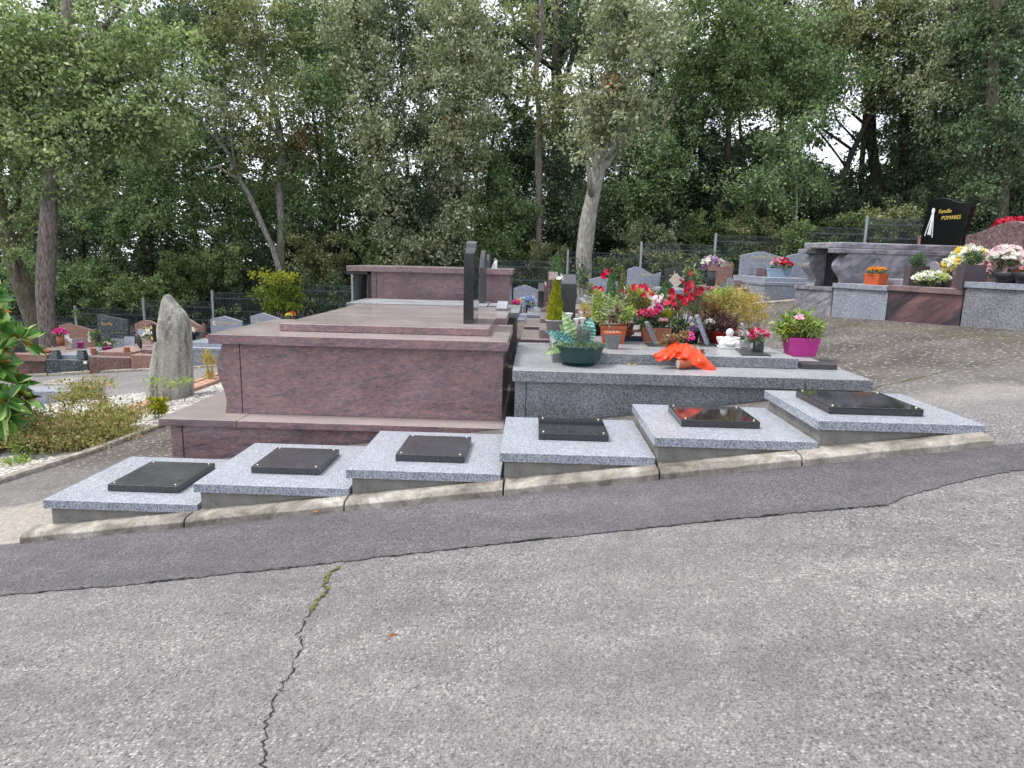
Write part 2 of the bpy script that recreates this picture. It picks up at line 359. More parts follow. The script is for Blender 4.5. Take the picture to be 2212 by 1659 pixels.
# ground, asphalt and the like
def paving(name, base, lite, darkk, zone=True):
    t = NT(name); v = t.obj()
    vo = t.vor(v, 78); bw = t.n('ShaderNodeRGBToBW'); t.l(vo.outputs['Color'], bw.inputs[0])
    vo2 = t.vor(v, 190); b2 = t.n('ShaderNodeRGBToBW'); t.l(vo2.outputs['Color'], b2.inputs[0])
    stone = t.ramp(bw.outputs[0], [(.22, darkk), (.36, tuple(x*.9 for x in base)), (.60, tuple(x*1.12 for x in base)), (.72, lite), (.9, tuple(min(1, x*1.25) for x in lite))])
    fine = t.ramp(b2.outputs[0], [(.25, tuple(x*.62 for x in base)), (.5, base), (.8, tuple(x*1.3 for x in base))])
    edge = t.ramp(vo.outputs['Distance'], [(.25, (1, 1, 1)), (.62, (0, 0, 0))])
    big = t.noise(v, .8, 5, .6); med = t.noise(v, 5, 5, .65)
    # how much coarse stone shows through the binder varies from place to place
    cover = t.ramp(t.math('ADD', t.math('MULTIPLY', big, .6), t.math('MULTIPLY', med, .4)), [(.38, (.35,)*3), (.58, (.98,)*3)])
    c = t.mix(t.math('MULTIPLY', cover, edge), fine, stone)
    streak = t.noise(t.obj((.25, 1.6, 1), (0, 0, .12)), 1.3, 5, .6)
    c = t.mix(1.0, c, t.ramp(streak, [(.3, (.80, .79, .80)), (.5, (.97, .96, .97)), (.66, (1.14, 1.13, 1.11))]), 'MULTIPLY')
    c = t.mix(1.0, c, t.ramp(med, [(.28, (.80, .80, .80)), (.6, (1.05, 1.05, 1.05))]), 'MULTIPLY')
    if zone:
        st_ = t.ramp(t.noise(v, 1.9, 6, .75, 1.2), [(.60, (0, 0, 0)), (.70, (.35,)*3)])
        c = t.mix(st_, c, (.20, .165, .145))
        sx = t.n('ShaderNodeSeparateXYZ'); t.l(v, sx.inputs[0])
        wob = t.math('MULTIPLY', t.math('SUBTRACT', t.noise(v, 1.1, 4, .6), .5), 1.6)
        yy = t.math('ADD', sx.outputs[1], wob)
        m = t.ramp(t.math('DIVIDE', t.math('SUBTRACT', yy, 4.9), 1.6, clamp=True), [(0, (0, 0, 0)), (1, (1, 1, 1))])
        # older brown surface with pale flat stones behind the graves
        v5 = t.obj((1, 1.6, 1)); fl = t.vor(v5, 15); fb = t.n('ShaderNodeRGBToBW'); t.l(fl.outputs['Color'], fb.inputs[0])
        fm = t.math('MULTIPLY', t.math('GREATER_THAN', fb.outputs[0], .40), t.math('LESS_THAN', t.math('ADD', fl.outputs['Distance'], t.math('MULTIPLY', t.noise(v, 60, 2), .35)), .42))
        brown = t.ramp(t.noise(v, 26, 6, .75), [(.3, (.055, .050, .046)), (.5, (.122, .112, .103)), (.7, (.215, .202, .188))])
        brown = t.mix(1.0, brown, t.ramp(t.noise(v, 1.4, 5, .6), [(.32, (.50, .47, .45)), (.65, (1.0, .98, .96))]), 'MULTIPLY')
        brown = t.mix(t.math('MULTIPLY', fm, .85), brown, (.40, .375, .34))
        # moss and dirt stain at the foot of the right-hand row of graves
        line = t.math('ADD', t.math('MULTIPLY', t.math('SUBTRACT', sx.outputs[0], 4.46), .967), t.math('MULTIPLY', t.math('SUBTRACT', sx.outputs[1], 11.98), .257))
        dd = t.math('ABSOLUTE', t.math('ADD', t.math('ADD', line, .45), t.math('MULTIPLY', t.math('SUBTRACT', t.noise(v, 3, 4, .7), .5), .7)))
        mm = t.math('MULTIPLY', t.math('LESS_THAN', dd, .16), t.noise(v, 5, 4, .7))
        brown = t.mix(t.math('MULTIPLY', mm, .7), brown, (.085, .078, .03))
        # pale worn concrete at both ends of the grey path kerb
        px = t.math('ADD', t.math('POWER', t.math('DIVIDE', t.math('SUBTRACT', sx.outputs[0], 3.9), 1.15), 2), t.math('POWER', t.math('DIVIDE', t.math('SUBTRACT', yy, 5.0), .75), 2))
        pm = t.math('MULTIPLY', t.ramp(px, [(.5, (1, 1, 1)), (1.0, (0, 0, 0))]), .75)
        brown = t.mix(pm, brown, t.ramp(t.noise(v, 30, 6, .7), [(.3, (.22, .20, .17)), (.7, (.50, .47, .42))]))
        qx = t.math('ADD', t.math('POWER', t.math('DIVIDE', t.math('SUBTRACT', sx.outputs[0], -3.75), .75), 2), t.math('POWER', t.math('DIVIDE', t.math('SUBTRACT', yy, 4.7), .55), 2))
        qm = t.math('MULTIPLY', t.ramp(qx, [(.4, (1, 1, 1)), (1.0, (0, 0, 0))]), .75)
        c = t.mix(m, c, brown)
        c = t.mix(qm, c, t.ramp(t.noise(v, 30, 6, .7), [(.3, (.22, .20, .17)), (.7, (.46, .42, .36))]))
    h = t.math('SUBTRACT', t.math('MULTIPLY', b2.outputs[0], .35), t.math('MULTIPLY', vo.outputs['Distance'], .8))
    t.bump(h, .55, .006)
    return t.out(c, .85, .35)
MT['road'] = paving('worn_asphalt', (.182, .177, .174), (.335, .32, .30), (.055, .053, .053))
MT['patch'] = paving('newer_asphalt', (.108, .105, .111), (.185, .18, .184), (.035, .035, .038), False)
MT['lane'] = paving('lane_asphalt', (.20, .195, .195), (.28, .27, .265), (.11, .105, .105), False)

t = NT('kerb_stone'); v = t.obj(); a = t.noise(v, 3.2, 8, .72, .5); b_ = t.noise(v, 90, 4, .7)
c = t.ramp(a, [(.36, (.13, .118, .10)), (.46, (.24, .22, .19)), (.54, (.34, .315, .275)), (.60, (.46, .44, .40)), (.78, (.53, .51, .47))])
c = t.mix(1.0, c, t.ramp(b_, [(.3, (.72,)*3), (.6, (1.05,)*3)]), 'MULTIPLY'); t.bump(t.math('ADD', a, t.math('MULTIPLY', b_, .5)), .35, .012); MT['kstone'] = t.out(c, .9, .2)
t = NT('forest_floor'); v = t.obj(); MT['forest'] = t.out(t.ramp(t.noise(v, 9, 6, .7), [(.3, (.012, .014, .008)), (.55, (.035, .038, .018)), (.75, (.07, .055, .03))]), .95, .1)
def concrete(name, a, b, c, st=.4, low=None):
    t = NT(name); v = t.obj(); g = t.noise(v, 9, 7, .7); s = t.noise(v, 70, 4, .7)
    f = t.math('ADD', t.math('MULTIPLY', g, .75), t.math('MULTIPLY', s, .25))
    t.bump(f, st, .012)
    return t.out(t.ramp(f, [(.34, a), (.5, b), (.64, c)]), .9, .2)
MT['concrete'] = concrete('cast_concrete', (.14, .135, .125), (.215, .21, .195), (.27, .265, .25), .15)
MT['kerb'] = concrete('old_kerb_concrete', (.14, .125, .105), (.27, .245, .21), (.47, .44, .39), .5)
MT['mortar'] = concrete('mortar', (.22, .21, .19), (.34, .33, .30), (.44, .43, .40), .5)
MT['edging'] = concrete('terracotta_edging', (.26, .15, .11), (.42, .25, .18), (.52, .38, .31), .4)
MT['rock'] = None
t = NT('lichened_standing_stone'); v = t.obj(); n1 = t.noise(v, 60, 5, .75); n2 = t.noise(t.obj((5, 5, 1)), 1.5, 5, .65, .5); n3 = t.noise(v, 16, 5, .8)
c = t.ramp(n1, [(.32, (.17, .168, .155)), (.5, (.33, .325, .30)), (.66, (.47, .46, .43))])
c = t.mix(1.0, c, t.ramp(n2, [(.37, (.45, .44, .46)), (.47, (.9, .89, .87)), (.60, (1.25, 1.22, 1.18))]), 'MULTIPLY')
c = t.mix(t.ramp(n3, [(.55, (0, 0, 0)), (.62, (.8,)*3)]), c, (.50, .50, .44)); t.bump(t.math('ADD', n1, n3), .6, .02)
MT['rock'] = t.out(c, .9, .2)
t = NT('white_gravel'); v = t.obj(); vo = t.vor(v, 26); bw = t.n('ShaderNodeRGBToBW'); t.l(vo.outputs['Color'], bw.inputs[0])
c = t.mix(1.0, t.ramp(bw.outputs[0], [(.2, (.34, .32, .29)), (.5, (.58, .56, .53)), (.8, (.80, .79, .77))]), t.ramp(vo.outputs['Distance'], [(.3, (1, 1, 1)), (.75, (.35, .33, .3))]), 'MULTIPLY')
c = t.mix(t.ramp(t.noise(v, 2.2, 5, .7), [(.55, (0, 0, 0)), (.72, (.6,)*3)]), c, (.20, .15, .10)); t.bump(t.math('MULTIPLY', vo.outputs['Distance'], -1.0), 1.0, .02)
MT['gravel'] = t.out(c, .9, .2)

# ------------------------------------------------------------------ ground
def grid_coords(segs):
    out = []
    for a, b, d in segs: out += list(np.arange(a, b, d))
    out.append(segs[-1][1]); return np.array(out)
gx = grid_coords([(-300, -60, 40), (-60, -24, 6), (-24, -6, .6), (-6, 6, .25), (6, 24, .6), (24, 60, 6), (60, 300, 40)])
gy = grid_coords([(-60, -6, 6), (-6, 3.5, .5), (3.5, 5.5, .1), (5.5, 24, .5), (24, 50, 2), (50, 300, 25)])
X, Yy = np.meshgrid(gx, gy); Z = zg(X, Yy)
me = bpy.data.meshes.new('ground'); nx = len(gx)
fs = [(j*nx+i, j*nx+i+1, (j+1)*nx+i+1, (j+1)*nx+i) for j in range(len(gy)-1) for i in range(nx-1)]
me.from_pydata(list(zip(X.ravel(), Yy.ravel(), Z.ravel())), [], fs)
o = link('ground', me, MT['road']); me.materials.append(MT['forest']); tag(o, kind='structure')
mi = [1 if (gy[j] > 22.9 or gx[i] < -25 or gx[i] > 26) else 0 for j in range(len(gy)-1) for i in range(nx-1)]
me.polygons.foreach_set('material_index', mi)

def strip(name, A, B, mat, dz=.004, sub=1, kind='structure', jag=0):
    """sheet between two polylines with equal numbers of xy points"""
    vs = []; fs = []; n = 0
    for i in range(len(A)-1):
        for k in range(sub):
            t0 = k/sub
            for P in (A, B): pass
            a = [A[i][c]+(A[i+1][c]-A[i][c])*t0 for c in (0, 1)]; b = [B[i][c]+(B[i+1][c]-B[i][c])*t0 for c in (0, 1)]
            vs.append((a, b))
    vs.append((A[-1][:2], B[-1][:2]))
    m = M(); K = 8
    for a, b in vs:
        j1 = rnd.uniform(-jag, jag); j2 = rnd.uniform(-jag, jag)
        for q in range(K+1):
            w = q/K; x = a[0]+(b[0]-a[0])*w; y = a[1]+(b[1]-a[1])*w+(j1 if q == 0 else (j2 if q == K else 0))
            m.v.append((x, y, float(zg(x, y))+dz))
    for i in range(len(vs)-1):
        for q in range(K):
            p = i*(K+1)+q; m.f.append((p, p+1, p+K+2, p+K+1))
    o = part(name, m, mat); tag(o, kind=kind); return o
zr = -.08
lower = [aG(x, y, zr) for x, y in ((0, 1288), (300, 1262), (620, 1228), (745, 1214), (1071, 1177), (1432, 1138), (1741, 1107), (1917, 1092), (1960, 1072), (2040, 1050), (2102, 1035), (2180, 1020), (2260, 1008))]
up_x = [-3.9] + [None]*12
upper = [aY(x, y, 4.33) for x, y in ((-60, 1190), (250, 1155), (560, 1122), (720, 1106), (1060, 1070), (1420, 1035), (1730, 1002), (1870, 988), (1920, 984), (1985, 980), (2040, 977), (2110, 974), (2212, 981))]
lower = [(-9.0, 2.7)]+[(p[0], p[1]) for p in lower]; upper = [(-9.0, 4.1)]+[(p[0], 4.34) for p in upper]
strip('asphalt_patch', lower, upper, MT['patch'], .005, 22, 'structure', .011)
# dark joint along the patch edge
ja = []; jb = []
for (xa, ya), (xb, yb) in zip(lower[:8], lower[1:9]):
    for k in range(34):
        f = k/34; w = max(.0006, rnd.gauss(-.0005, .004)+.003*math.sin(xa*3+f*9)); o_ = rnd.uniform(-.005, .005); ja.append((xa+(xb-xa)*f, ya+(yb-ya)*f-w+o_)); jb.append((xa+(xb-xa)*f, ya+(yb-ya)*f+w+o_))
strip('patch_joint', ja, jb, MT['joint'], .009, 1)
# crack with moss
cp = [(560, 1700), (568, 1659), (570, 1610), (576, 1560), (597, 1505), (612, 1480), (634, 1440), (655, 1388), (640, 1372), (668, 1325), (684, 1300), (706, 1280), (700, 1262), (712, 1240), (735, 1222), (752, 1212)]
def crackline(pts, w, n=7):
    A = []; B = []
    P = [aG(x, y, zr)[:2] for x, y in pts]
    for i in range(len(P)-1):
        for k in range(n):
            t_ = k/n; x = P[i][0]+(P[i+1][0]-P[i][0])*t_; y = P[i][1]+(P[i+1][1]-P[i][1])*t_
            x += rnd.uniform(-.014, .014); ww = w*rnd.uniform(.15, 1.5)
            A.append((x-ww, y)); B.append((x+ww, y))
    return A, B
A_, B_ = crackline(cp, .0036); strip('pavement_crack', A_, B_, MT['joint'], .003, 1)
t = NT('crack_moss'); MT['mossm'] = t.out(t.ramp(t.noise(t.obj(), 60, 4, .7), [(.3, (.05, .06, .012)), (.7, (.17, .19, .05))]), .95, .1)
A_, B_ = crackline(cp[9:15], .009); o = strip('moss', A_, B_, MT['mossm'], .0065, 1, 'stuff'); tag(o, 'green moss growing in the upper end of the pavement crack', 'moss')
A_, B_ = [], []
for i in range(60):
    x = 3.0+i*.05; y = 6.05+.28*(x-3.0)+.10*math.sin(x*1.7); w = rnd.uniform(.001, .009); A_.append((x, y-w)); B_.append((x, y+w))
o = strip('moss', A_, B_, MT['mossm'], .006, 1, 'stuff'); tag(o, 'thin line of yellow moss across the paving right of the grey tomb', 'moss')
# lane on the left, its far kerb, gravel bed
strip('lane', [(-24, 15.0), (-14.2, 14.3), (-10, 11.9), (-7.2, 10.95), (-6.3, 11.2), (-5.2, 12.2), (-3.6, 12.7)], [(-24, 19.6), (-14, 17.0), (-11.0, 15.75), (-8.8, 14.75), (-7.4, 14.1), (-5.6, 13.7), (-3.6, 13.6)], MT['lane'], .006, 6)
def ribbon(name, pts, w, h, mat, seg=.9, gap=.012, bevel=.01, dz=0.):
    m = M()
    for (a, b) in zip(pts[:-1], pts[1:]):
        L = math.hypot(b[0]-a[0], b[1]-a[1]); k = max(1, round(L/seg)); ux, uy = (b[0]-a[0])/L, (b[1]-a[1])/L; nx_, ny_ = -uy*w/2, ux*w/2
        for i in range(k):
            s0, s1 = L*i/k+gap/2, L*(i+1)/k-gap/2
            p0 = (a[0]+ux*s0, a[1]+uy*s0); p1 = (a[0]+ux*s1, a[1]+uy*s1)
            q = [(p0[0]+nx_, p0[1]+ny_), (p1[0]+nx_, p1[1]+ny_), (p1[0]-nx_, p1[1]-ny_), (p0[0]-nx_, p0[1]-ny_)]
            j = rnd.uniform(-.006, .006)
            m.hexa([(x, y, float(zg(x, y))-.15) for x, y in q][::-1], [(x, y, float(zg(x, y))+h+j+dz) for x, y in q][::-1])
    return part(name, m, mat, None, bevel)
tag(ribbon('lane_kerb', [(-16, 18.0), (-13.6, 17.2), (-10.7, 15.87), (-8.7, 14.9), (-7.5, 14.25), (-6.2, 13.85)], .16, .045, MT['kerb'], 1.0), kind='structure')
strip('gravel_bed', [(-9.5, 4.0), (-4.98, 5.5), (-4.80, 6.0), (-4.66, 6.59), (-4.50, 7.25), (-4.40, 7.8), (-4.1, 8.6), (-3.9, 9.6), (-3.7, 10.6), (-3.5, 11.5)],
      [(-12, 7.0), (-11, 9.4), (-10, 10.6), (-8.6, 10.9), (-7.6, 10.9), (-7.06, 10.97), (-6.46, 11.0), (-5.9, 11.3), (-5.3, 11.7), (-4.6, 12.2)], MT['gravel'], .02, 4)
tag(ribbon('bed_kerb', [(-5.3, 4.6), (-4.83, 5.82), (-4.56, 6.59), (-4.42, 7.6), (-4.2, 8.3)], .13, .05, MT['kerb'], .95, .015, .02), kind='structure')
# kerb in front of the slabs: one object per stone
kx = [-3.50, -2.33, -1.235, -.165, .86, 1.77, 2.97]
for i in range(6):
    a, b = kx[i]+.006, kx[i+1]-.006; m = M()
    n = 8
    for k in range(n):
        xa, xb = a+(b-a)*k/n, a+(b-a)*(k+1)/n
        if k: m_ = None
        def sec(x): 
            z = -1.449+.139*x; w = .006*math.sin(x*9)+.004*math.sin(x*23)
            r = .0
            return [(x, 4.30+w, z-.30), (x, 4.318+w, z-.034), (x, 4.345+w, z-.014), (x, 4.50, z-.006), (x, 4.50, z-.30)]
        if k == 0: m.v += sec(xa)
        m.v += sec(xb); q = k*5
        for j in range(5): m.f.append((q+j, q+(j+1) % 5, q+5+(j+1) % 5, q+5+j))
    m.f.append((4, 3, 2, 1, 0)); m.f.append(tuple(n*5+j for j in range(5)))
    o = part('kerb_stone', m, MT['kstone'], None, .005); tag(o, kind='structure')

# ------------------------------------------------------------------ six stepped slabs
SL = [(-3.399, -2.302, -1.734), (-2.321, -1.233, -1.5805), (-1.252, -.190, -1.442), (-.201, .848, -1.290), (.833, 1.913, -1.151), (1.898, 2.988, -1.004)]
PQ = [((234, 1049-18), (451, 1000)), ((541.5, 1004.5), (732, 967)), ((855, 977), (1016, 941)), ((1163.5, 940), (1316, 911)), ((1458, 905), (1642, 879)), ((1762, 872), (1985, 846))]
slab_labels = ['lowest pale granite grave slab with black plaque, at the left end of the stepped row',
 'second slab up the stepped row, pale granite with a dull black plaque, in front of the red tomb base',
 'third slab up the stepped row, its black plaque in front of the right end of the red tomb',
 'fourth slab up the stepped row, in front of the left end of the big grey tomb',
 'fifth slab up the stepped row, its shiny plaque mirroring the orange wrapping',
 'highest pale granite grave slab with glossy black plaque, at the right end of the stepped row']
PL = [(-2.97, -2.42, 4.72, 5.27), (-1.95, -1.35, 4.74, 5.27), (-.95, -.465, 4.70, 5.23), (.03, .50, 4.72, 5.20), (1.02, 1.57, 4.74, 5.22), (2.17, 2.80, 4.80, 5.32)]
for i, (x0, x1, zt) in enumerate(SL):
    # plaque corners from their place on the slab top
    y0, y1 = 4.45, 5.52
    r = thing('grave_slab', slab_labels[i], 'grave slab', (x0, y0, zt), 0, 'stepped grave slabs along the kerb')
    b = M(); zb = zt-.066; hgt = .35
    b.box(x0+.035, x1-.012, y0+.03, y1-.03, zb-hgt, zb)
    part('base', b, MT['concrete'], r, .003)
    b = M().box(x0, x1, y0, y1, zt-.064, zt); part('granite_slab', b, MT['slab'], r, .004)
    zp = zt+.052
    fl = [(234, 1045), (541.5, 1008), (855, 980), (1163.5, 934), (1473, 907), (1801, 883)][i]
    fr = [(382, 1053), (690, 1012), (1003, 987), (1316, 941), (1642, 911), (1985, 880)][i]
    bk = [(318, 995.5), (600, 966), (887, 939.5), (1166, 906.5), (1459, 875), (1762, 843.5)][i]
    A0 = aZ(fl[0], fl[1], zp); A1 = aZ(fr[0], fr[1], zp); A2 = aZ(bk[0], bk[1], zp)
    px0, px1 = A0[0], A1[0]; py0 = (A0[1]+A1[1])/2; py1 = A2[1]
    if not (.42 < py1-py0 < .62): py1 = py0+.50
    b = M().box(px0, px1, py0, py1, zt+.001, zp); p = part('plaque', b, MT['black'] if i > 2 else MT['blackmat'], r, .004)
    for sx_ in (px0+.035, px1-.035):
        for sy_ in (py0+.035, py1-.035):
            part('screw', M().lathe((sx_, sy_, zp), [(.006, -.002), (.0075, .003), (.006, .006), (.002, .008)], 12), MT['brass'], p, 0, True)

# ------------------------------------------------------------------ tombs
def scroll(x, z0, z1, d=-1, w=.10, n=18):
    """S-shaped end profile between z0 (bottom) and z1 (top); x is the inner limit, bulging to side d"""
    out = []
    for k in range(n+1):
        t_ = k/n
        s = (.35*math.sin(t_*PI*2.1+3.6)+.5)
        out.append((x+d*w*(0.15+.9*max(0, s)), z0+(z1-z0)*t_))
    return out
def text(body, size, mat, parent, loc, rot=(PI/2, 0, 0), ext=.0015, align='CENTER', name='inscription', shear=0.0):
    cu = bpy.data.curves.new(name, 'FONT'); cu.body = body; cu.size = size; cu.extrude = ext; cu.align_x = align; cu.shear = shear; cu.resolution_u = 2
    ob = bpy.data.objects.new(name, cu); C.objects.link(ob)
    dg = bpy.context.evaluated_depsgraph_get(); me = bpy.data.meshes.new_from_object(ob.evaluated_get(dg))
    bpy.data.objects.remove(ob); o = link(name, me, mat, parent); o.location = loc; o.rotation_euler = rot; return o

# A: the big red veined tomb
ZP = aY(341.5, 904, 5.85)[2]
T = thing('granite_tomb', 'large dark red veined granite tomb with scroll-shaped left end, behind the lower slabs', 'tomb', (-1.8, 6.8, -1.9))
xl = -3.33
part('plinth', M().box(xl+.08, -.30, 5.90, 7.95, -2.1, ZP-.066), MT['pink'], T, .003)
part('plinth_joint', M().box(xl+.185, xl+.193, 5.8975, 5.9, -2.0, ZP-.066), MT['joint'], T)
part('plinth_cap', M().box(xl, -2.62, 5.85, 8.0, ZP-.064, ZP), MT['pinktop'], T, .005)
part('plinth_cap', M().box(-2.616, -.235, 5.85, 8.0, ZP-.064, ZP), MT['pink'], T, .005)
ZL = -.7315
prof = scroll(-2.80, ZP+.001, ZL-.087, -1, .115)
part('scroll_end', M().prism(prof+[(-2.69, ZL-.087), (-2.69, ZP+.001)], 'y', 6.14, 7.6), MT['pink'], T, .002)
part('side_panel', M().box(-2.684, -.262, 6.145, 7.6, ZP+.001, ZL-.087), MT['pink'], T, .003)
part('lid', M().box(-2.93, -.222, 6.05, 7.667, ZL-.085, ZL), MT['pink'], T, .004)
part('top_slab', M().box(-2.425, -.417, 6.455, 7.66, ZL+.001, ZL+.073), MT['pink'], T, .007)
zt = ZL+.074
st = [(6.88, zt), (6.88, .046), (6.93, .050), (7.0, .065), (7.06, .10), (7.12, .145), (7.18, .168), (7.50, .170), (7.50, zt)]
S = thing('memorial_stele', 'tall black granite stele seen edge-on, standing on the red veined tomb', 'headstone', (-.64, 7.1, zt))
part('stone', M().prism(st, 'x', -.703, -.60), MT['black'], S, .003)
# B: polished tomb behind A
T = thing('granite_tomb', 'polished pinkish tomb top lying level between the red veined tomb and the grey slab', 'tomb', (-1.5, 8.5, -1.9))
part('body', M().box(-2.35, -.34, 7.80, 9.35, -2.0, -.745), MT['pink'], T)
part('lid', M().box(-2.43, -.30, 7.72, 9.42, -.743, -.662), MT['pinktop'], T, .005)
# C: grey slab tomb
zc = aY(748, 654, 9.5)[2]
T = thing('granite_tomb', 'grey speckled granite slab tomb in front of the tomb with the black column', 'tomb', (-1.5, 10, -1.9))
part('body', M().box(-2.55, -.25, 9.75, 11.1, -2.0, zc-.16), MT['grey'], T, .003)
part('lid', M().box(-2.62, -.20, 9.55, 11.2, zc-.158, zc-.085), MT['grey'], T, .004)
a, b = aY(747.5, 654, 9.6), aY(1050, 662, 9.6)
part('top_slab', M().box(a[0], b[0], 9.6, 10.7, zc-.083, a[2]), MT['grey'], T, .004)
a, b = aY(1047, 663, 9.6), aY(1069, 663, 9.6)
part('block', M().box(a[0]+.05, b[0]+.02, 9.62, 10.2, zc-.083, a[2]+.02), MT['grey'], T, .004)
zb_ = zc-.084
S = thing('memorial_stele', 'curved black stele rising just behind the tall black stele', 'headstone', (-.8, 10.2, zb_))
x0 = aY(1036, 560, 10.2)[0]; x1 = aY(1046, 560, 10.2)[0]; zt_ = aY(1040, 541, 10.2)[2]
part('stone', M().prism([(10.2, zb_), (10.2, zt_-.25), (10.3, zt_-.12), (10.45, zt_), (10.6, zt_+.01), (10.8, zt_-.06), (10.8, zb_)], 'x', x0, x1), MT['blackmat'], S, .003)
# D: tomb with black column
YD = 11.5; a = aY(748, 573.5, YD); b = aY(1108, 583, YD)
T = thing('granite_tomb', 'raised red granite tomb with a black round column under its left end', 'tomb', (-1.8, 12.2, -1.9))
part('lid', M().box(a[0], b[0], YD, 13.0, a[2]-.09, a[2]), MT['pink'], T, .004)
xb = aY(802, 600, YD+.15)[0]; xe = aY(1101, 600, YD+.15)[0]
part('side_panel', M().box(xb+.09, xe, YD+.15, 12.9, -2.0, a[2]-.092), MT['pink'], T, .003)
part('end_panel', M().box(xb, xb+.085, YD+.145, 12.9, -2.0, a[2]-.092), MT['pinktop'], T, .003)
cxx = aY(779, 620, YD+.3)[0]
for yy_ in (YD+.30, YD+1.2):
    p = part('column', M().lathe((cxx, yy_, a[2]-.092), [(.105, -1.6), (.105, -.10), (.112, -.085), (.112, -.06)], 24), MT['black'], T, 0, True)
    part('capital', M().box(cxx-.19, cxx+.17, yy_-.2, yy_+.2, a[2]-.15, a[2]-.093), MT['black'], p, .004)
S = thing('memorial_stele', 'narrow dark stele on the tomb with the black column, behind the other steles', 'headstone', (-.7, 12.0, a[2]))
x0 = aY(1048, 560, 12)[0]; x1 = aY(1056, 560, 12)[0]; zt_ = aY(1050, 549, 12)[2]
part('stone', M().prism([(12.0, a[2]+.001), (12.0, zt_-.1), (12.15, zt_), (12.6, zt_), (12.6, a[2]+.001)], 'x', x0, x1), MT['blackmat'], S, .003)
S = thing('memorial_plaque', 'small white upright stone on the right end of the raised red tomb lid', 'plaque', (-.6, 12.3, a[2]))
x0 = aY(1061, 570, 12.3)[0]; x1 = aY(1073, 570, 12.3)[0]
part('stone', M().hexa([(x0, 12.3, a[2]+.001), (x1, 12.3, a[2]+.001), (x1, 12.5, a[2]+.001), (x0, 12.5, a[2]+.001)], [(x0+.03, 12.36, a[2]+.1), (x1, 12.36, a[2]+.15), (x1, 12.5, a[2]+.15), (x0+.03, 12.5, a[2]+.1)]), MT['whitepaint'], S, .003)
S = thing('memorial_plaque', 'small dark plaque lying at the right end of the grey slab tomb', 'plaque', (-.4, 9.2, -.6))
x0 = aY(1073, 690, 9.0)[0]; x1 = aY(1096, 690, 9.0)[0]
part('stone', M().hexa([(x0, 8.8, -.661), (x1, 8.8, -.661), (x1, 9.2, -.661), (x0, 9.2, -.661)], [(x0, 8.8, -.63), (x1, 8.8, -.63), (x1, 9.2, -.56), (x0, 9.2, -.56)]), MT['grey'], S, .003)

# E: the grey tomb in front
ZE = -.953
T = thing('granite_tomb', 'large grey speckled granite tomb crowded with potted flowers', 'tomb', (1.3, 6.9, -1.5))
part('corner_post', M().box(-.142, -.045, 5.905, 7.85, -1.75, ZE-.101), MT['grey'], T, .002)
part('side_panel', M().box(-.041, 2.80, 5.91, 7.85, -1.75, ZE-.101), MT['grey'], T, .002)
part('lid', M().box(-.166, 2.352, 5.85, 7.90, ZE-.099, ZE), MT['grey'], T, .004)
part('lid', M().box(2.356, 2.925, 5.85, 7.90, ZE-.0985, ZE-.001), MT['grey'], T, .004)
part('top_slab', M().box(.192, 2.478, 6.376, 7.85, ZE+.001, ZE+.100), MT['grey'], T, .006)
ZU = ZE+.1005
o = ribbon('mortar_bed', [(-.1, 5.77), (1.5, 5.77), (3.0, 5.85)], .22, -.005, MT['mortar'], 1.6, 0, .02); tag(o, kind='structure')
S = thing('memorial_plaque', 'low black rectangular plaque lying at the right end of the grey tomb lid', 'plaque', (2.7, 6.5, ZE))
part('stone', M().box(2.53, 2.85, 6.39, 6.60, ZE+.001, ZE+.048), MT['blackmat'], S, .003)

# E2..E4 : tombs behind, seen between
def lowtomb(label, x0, x1, y0, y1, zt, mat, lidm, xs=None):
    T = thing('granite_tomb', label, 'tomb', ((x0+x1)/2, y0, zt-.5))
    part('body', M().box(x0+.05, x1-.05, y0+.05, y1-.03, zt-.9, zt-.072), mat, T, .002)
    part('lid', M().box(x0, x1, y0, y1, zt-.07, zt), lidm, T, .004)
    if xs is not None: part('pedestal', M().box(xs, xs+.9, y0+.15, y1-.1, zt+.001, zt+.10), MT['pink'], T, .004)
    return T
lowtomb('pale pink granite tomb directly behind the grey flower-covered tomb', -.14, 2.6, 8.02, 9.15, -.93, MT['pink'], MT['pinktop'], .08)
lowtomb('pinkish granite tomb, second behind the grey flower-covered tomb', -.12, 2.6, 9.25, 10.6, -.90, MT['pink'], MT['pinktop'], .10)
lowtomb('grey granite tomb, third behind the grey flower-covered tomb', -.10, 2.6, 10.75, 12.2, -.86, MT['grey'], MT['slab'], .12)
def steleY(label, pl, pr, pyt, Y, zb, L, mat, drop=.1, w=.0):
    x0 = aY(pl, pyt, Y)[0]; x1 = aY(pr, pyt, Y)[0]; zt = aY(pl, pyt, Y)[2]
    S = thing('memorial_stele', label, 'headstone', ((x0+x1)/2, Y, zb))
    part('stone', M().prism([(Y, zb), (Y, zt-drop), (Y+.05, zt-drop+.004), (Y+.14, zt-drop*.5), (Y+.24, zt), (Y+L, zt), (Y+L, zb)], 'x', x0, x1), mat, S, .003)
    return S
steleY('thick dark grey stele standing right of the golden conifer', 1214, 1246, 594, 8.25, -.829, .7, MT['blackmat'])
steleY('brown-pink stele with pale top, left of the golden conifer', 1186, 1206, 588, 9.5, -.799, .7, MT['purple'])
steleY('small black-edged stele farthest left in the narrow alley', 1163, 1176, 612, 11.0, -.759, .6, MT['black'], .12)
steleY('thin salmon stele right behind the small black-edged one', 1177, 1181, 611, 11.4, -.759, .6, MT['salmon'], .04)

